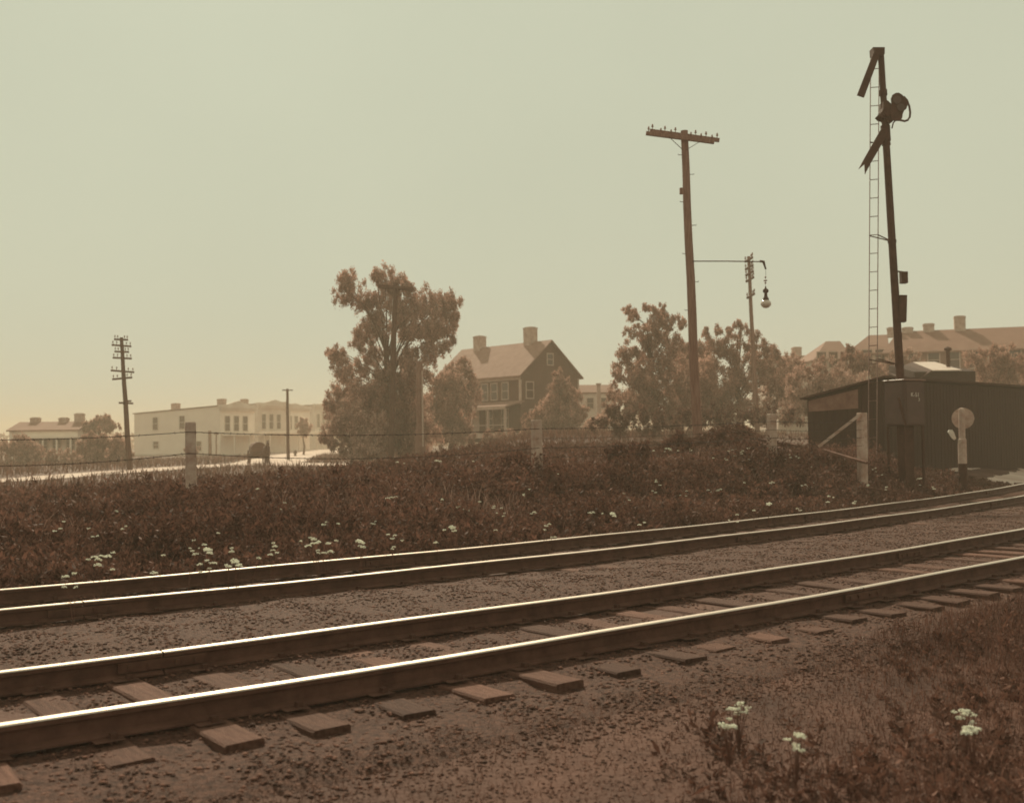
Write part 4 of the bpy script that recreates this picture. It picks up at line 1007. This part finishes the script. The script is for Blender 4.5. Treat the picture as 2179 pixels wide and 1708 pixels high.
# pale flat-roofed row buildings at the left
def rowhouse(label, xc, d, ytop, side, front, drop, wall, nwin, group='flat-roofed row buildings', chs_=(.28, .82), pitch_dir=(.894, -.447)):
    c = P(xc, ytop, d); ux = Vector((*pitch_dir, 0)).normalized(); o = Vector((c.x, c.y, 0))-ux*side
    g = tz(c.x, c.y); H = c.z-g
    root = empty('row_building', (o.x, o.y, g), label, 'building', math.atan2(ux.y, ux.x), group)
    mb = MB(); L = side; D = front; hl = H-drop
    mb.add([(0, 0, -.6), (L, 0, -.6), (L, D, -.6), (0, D, -.6), (0, 0, hl), (L, 0, H), (L, D, H), (0, D, hl)], [(0, 1, 5, 4), (1, 2, 6, 5), (2, 3, 7, 6), (3, 0, 4, 7), (4, 5, 6, 7)])
    mb.build('wall', wall, root)
    mb = MB(); mb.plate([(-.15, -.15, hl+.02), (L-.1, -.15, H+.02), (L-.1, D, H+.02), (-.15, D, hl+.02)], .12, 0, (0, 0, 1)); mb.build('roof', 'far_roof', root)
    mb = MB(); mb.box(L-.25, L+.55, -.2, D, H-.25, H+.25); mb.box(L-.1, L+.35, -.1, D, H-.6, H-.25); mb.plate([(L+.2, D*.15, H+.25), (L+.2, D*.5, H+.8), (L+.2, D*.85, H+.25)], .3, 0, (-1, 0, 0)); mb.build('cornice', 'mid_wall', root)
    for f in chs_: chimney(root, L*f, D*.5, 1.0, .8, hl+(H-hl)*f-.2, hl+(H-hl)*f+1.3)
    for i, (u, z, w, h) in enumerate(nwin): window(root, 'front', u, z, w, h, 0, 'mid_wall')
    for u in (1.4, 3.2, 5.0):
        if u < D-.8: window(root, 'right', u, H*.5, .95, H*.3, L, 'mid_wall')
    lbox(root, 'porch_roof', 'pale_wall', L+.02, L+2.2, .3, D-.2, H*.40, H*.45)
    for y_ in (.5, D/2, D-.5): lbox(root, 'porch_post', 'mid_wall', L+1.95, L+2.1, y_-.08, y_+.08, -.3, H*.40)
    lbox(root, 'base_course', 'mid_wall', -.05, L+.05, -.06, -.004, -.3, .25)
    return root
rowhouse('pale two-storey building with a blank side wall, nearest of the far left row', 468, 145, 864, 15.6, 7.0, .75, 'pale_wall', [(4.0, 3.6, .9, 1.7), (8.9, 3.7, .9, 1.7), (4.1, 1.05, .9, .9), (11.9, .7, .8, 1.2)])
rowhouse('second building of the far left row, with one chimney, right of the blank wall', 548, 166, 860, 12, 8, .4, 'mid_wall', [(3, 3.8, 1, 1.6), (7, 3.8, 1, 1.6)], chs_=(.5,))
rowhouse('third building of the far left row, behind the thin pole', 592, 192, 866, 12, 9, .4, 'pale_wall', [(6, 3.8, 1, 1.6)], chs_=())
rowhouse('farthest faint building of the left row, beside the tall tree', 668, 225, 862, 16, 9, .3, 'mid_wall', [(4, 4, 1, 1.8), (10, 4, 1, 1.8)], chs_=(.3,))
# far left house
hl_ = P(60, 960, 122)
def simple_house(label, xl, xr, d, yr, ye, D=7, rz=0.0, hipl=0, hipr=0, wall='mid_wall', roof='far_roof', chim=(), wins=3, group='far gabled houses', porch=False, storeys=2, d2=None):
    d2 = d2 or d; a = P(xl, 900, d); b = P(xr, 900, d2); L = math.hypot(b.x-a.x, d2-d); rz = math.atan2(d2-d, b.x-a.x)
    xm = (xl+xr)/2; dm = (d+d2)/2
    g = tz((a.x+b.x)/2, dm); zr = P(xm, yr, dm+D/2).z-g; ze = P(xm, ye, dm).z-g
    root = empty('gabled_house', (a.x, d, g), label, 'house', rz, group)
    gable_shell(root, L, D, ze, zr, wall, roof, hipl, hipr, .25)
    for x, h in chim:
        f = (x-xl)/(xr-xl); chimney(root, L*f, D/2, .9, .8, zr-.4, zr+h)
    for s in range(storeys):
        for i in range(wins): window(root, 'front', L*(i+.5)/wins, .9+s*2.8, .85, 1.5, 0, 'house_trim')
    if porch:
        lbox(root, 'porch_roof', 'pale_wall', L*.2, L+.3, -2.0, -.02, 2.4, 2.55)
        for i in range(5): lbox(root, 'porch_post', 'pale_wall', L*.2+(L*.8)*i/4-.07, L*.2+(L*.8)*i/4+.07, -1.95, -1.8, 0, 2.4)
    return root
simple_house('low house with two chimneys and a white porch at the far left', 20, 165, 118, 899, 915, 6, chim=[(112, .55), (146, 1.0), (50, .6)], wins=5, porch=True, storeys=1, wall='pale_wall')
simple_house('long pale-roofed house with several chimneys at the far right', 1885, 2230, 92, 703, 745, 8, hipl=1.2, chim=[(1905, .5), (1940, .45), (1988, .7), (2058, 1.25)], wins=8, d2=88, storeys=3, wall='house_roof')
simple_house('far house with a plain sloping roof, left of the long pale-roofed house', 1806, 1890, 100, 716, 752, 8, hipl=2.0, wins=3, d2=99, storeys=3)
simple_house('far house with a lower steep roof, second from the left among the right roofs', 1738, 1812, 106, 728, 764, 8, hipl=2.2, wins=3, storeys=3)
simple_house('far low-roofed house with one pale chimney, leftmost of the right roofs', 1655, 1742, 112, 758, 772, 8, chim=[(1719, 1.0)], wins=4, storeys=2)

# ------------------------------------------------------------------ wagon and horse on the road
wg = P(551, 985, 86); wg.z = tz(wg.x, wg.y)+.05
wag = empty('covered_wagon', wg, 'dark covered wagon with spoked wheels standing on the pale road', 'wagon', math.radians(18))
lbox(wag, 'box', 'pole_dark', -.55, .55, 0, 2.4, .55, .95)
mb = MB(); vs = []; k = 9
for y_ in (0.0, .8, 1.6, 2.4): vs += [(.62*math.cos(math.pi*i/(k-1)), y_, .95+.75*math.sin(math.pi*i/(k-1))**.7) for i in range(k)]
fs = [(r_*k+i, r_*k+i+1, (r_+1)*k+i+1, (r_+1)*k+i) for r_ in range(3) for i in range(k-1)]+[tuple(range(k)), tuple(reversed(range(3*k, 4*k)))]
mb.add(vs, fs); mb.build('canvas_cover', 'canvas', wag)
for sx in (-.68, .68):
    for y_, R in ((.35, .42), (2.0, .52)):
        mb = MB(); n = 18
        mb.tube([(sx, y_+R*math.cos(2*math.pi*i/n), R+R*math.sin(2*math.pi*i/n)) for i in range(n+1)], .045, 6, cap=False)
        w_ = mb.build('wheel', 'pole_dark', wag)
        mb = MB()
        for i in range(8): mb.tube([(sx, y_, R), (sx, y_+R*math.cos(math.pi*i/4), R+R*math.sin(math.pi*i/4))], .022, 4)
        mb.lathe((sx-.06, y_, R), [(.07, 0), (.09, .06), (.07, .12)], 8, 0, (1, 0, 0)); mb.build('spokes', 'pole_dark', w_)
for y_ in (.35, 2.0): lbox(wag, 'axle', 'iron', -.68, .68, y_-.04, y_+.04, .40, .48)
for sx in (-.3, .3):
    mb = MB(); mb.tube([(sx, 0, .6), (sx+.45, -1.9, .85)], .035, 6); mb.build('shaft', 'pole_dark', wag)
def skin_body(name, verts, edges, radii, m, par, root=0):
    me = bpy.data.meshes.new(name); me.from_pydata(verts, edges, []); o = bpy.data.objects.new(name, me); COL.objects.link(o)
    md = o.modifiers.new('s', 'SKIN'); md.use_smooth_shade = True
    for i, r in enumerate(radii):
        sv = me.skin_vertices[0].data[i]; sv.radius = r if isinstance(r, tuple) else (r, r); sv.use_root = (i == root)
    sd = o.modifiers.new('d', 'SUBSURF'); sd.levels = 1; sd.render_levels = 1
    dg = bpy.context.evaluated_depsgraph_get(); m2 = bpy.data.meshes.new_from_object(o.evaluated_get(dg)); bpy.data.objects.remove(o)
    m2.name = name; m2.materials.clear(); m2.materials.append(MATS[m]); ob_ = bpy.data.objects.new(name, m2); COL.objects.link(ob_); ob_.parent = par
    return ob_
hp = P(566, 986, 83.6); hp.z = tz(hp.x, hp.y)+.03
horse = empty('horse', hp, 'dark horse standing in front of the wagon with its head up', 'horse', math.radians(200))
hv = [(0, 0, 1.05), (0, .45, 1.08), (0, -.45, 1.06), (0, .75, 1.35), (0, .95, 1.62), (0, 1.12, 1.66), (0, 1.38, 1.42),
      (.15, .5, .82), (.15, .48, .48), (.15, .5, .05), (-.15, .5, .82), (-.15, .56, .48), (-.15, .52, .05),
      (.16, -.55, .85), (.16, -.44, .62), (.16, -.60, .42), (.16, -.57, .05), (-.16, -.55, .85), (-.16, -.48, .62), (-.16, -.64, .42), (-.16, -.60, .05)]
he = [(0, 1), (0, 2), (1, 3), (3, 4), (4, 5), (5, 6), (1, 7), (7, 8), (8, 9), (1, 10), (10, 11), (11, 12), (2, 13), (13, 14), (14, 15), (15, 16), (2, 17), (17, 18), (18, 19), (19, 20)]
hr = [(.27, .30), (.25, .29), (.27, .28), (.15, .2), (.11, .14), (.10, .13), (.065, .075), .10, .06, .05, .10, .06, .05, .14, .09, .06, .05, .14, .09, .06, .05]
skin_body('body', hv, he, hr, 'horse_hide', horse)
mb = MB(); mb.tube([(0, -.72, 1.18), (0, -.85, 1.0), (0, -.88, .6)], [.05, .07, .02], 7); mb.build('tail', 'iron', horse)
mb = MB(); mb.tube([(0, .58, 1.45), (0, .78, 1.66), (0, .98, 1.78)], [.03, .05, .03], 6); mb.build('mane', 'iron', horse)
for sx in (-.06, .06):
    mb = MB(); mb.lathe((sx, 1.02, 1.74), [(.035, 0), (.03, .07), (.004, .14)], 6); mb.build('ear', 'horse_hide', horse)

# ------------------------------------------------------------------ haze
hm = bpy.data.materials.new('haze_air'); hm.use_nodes = True; hn = hm.node_tree.nodes; hn.clear()
ho = hn.new('ShaderNodeOutputMaterial'); hv_ = hn.new('ShaderNodeVolumePrincipled')
hv_.inputs['Color'].default_value = (1.0, .84, .65, 1); hv_.inputs['Density'].default_value = .0020; hv_.inputs['Anisotropy'].default_value = 0.0
hm.node_tree.links.new(hv_.outputs[0], ho.inputs['Volume'])
MATS['haze_air'] = hm
mb = MB(); mb.box(-720, 720, -60, 820, -1.6, 16.5); hz = mb.build('haze', 'haze_air'); tag(hz, 'thin warm summer haze over the whole place', 'haze', kind='stuff')
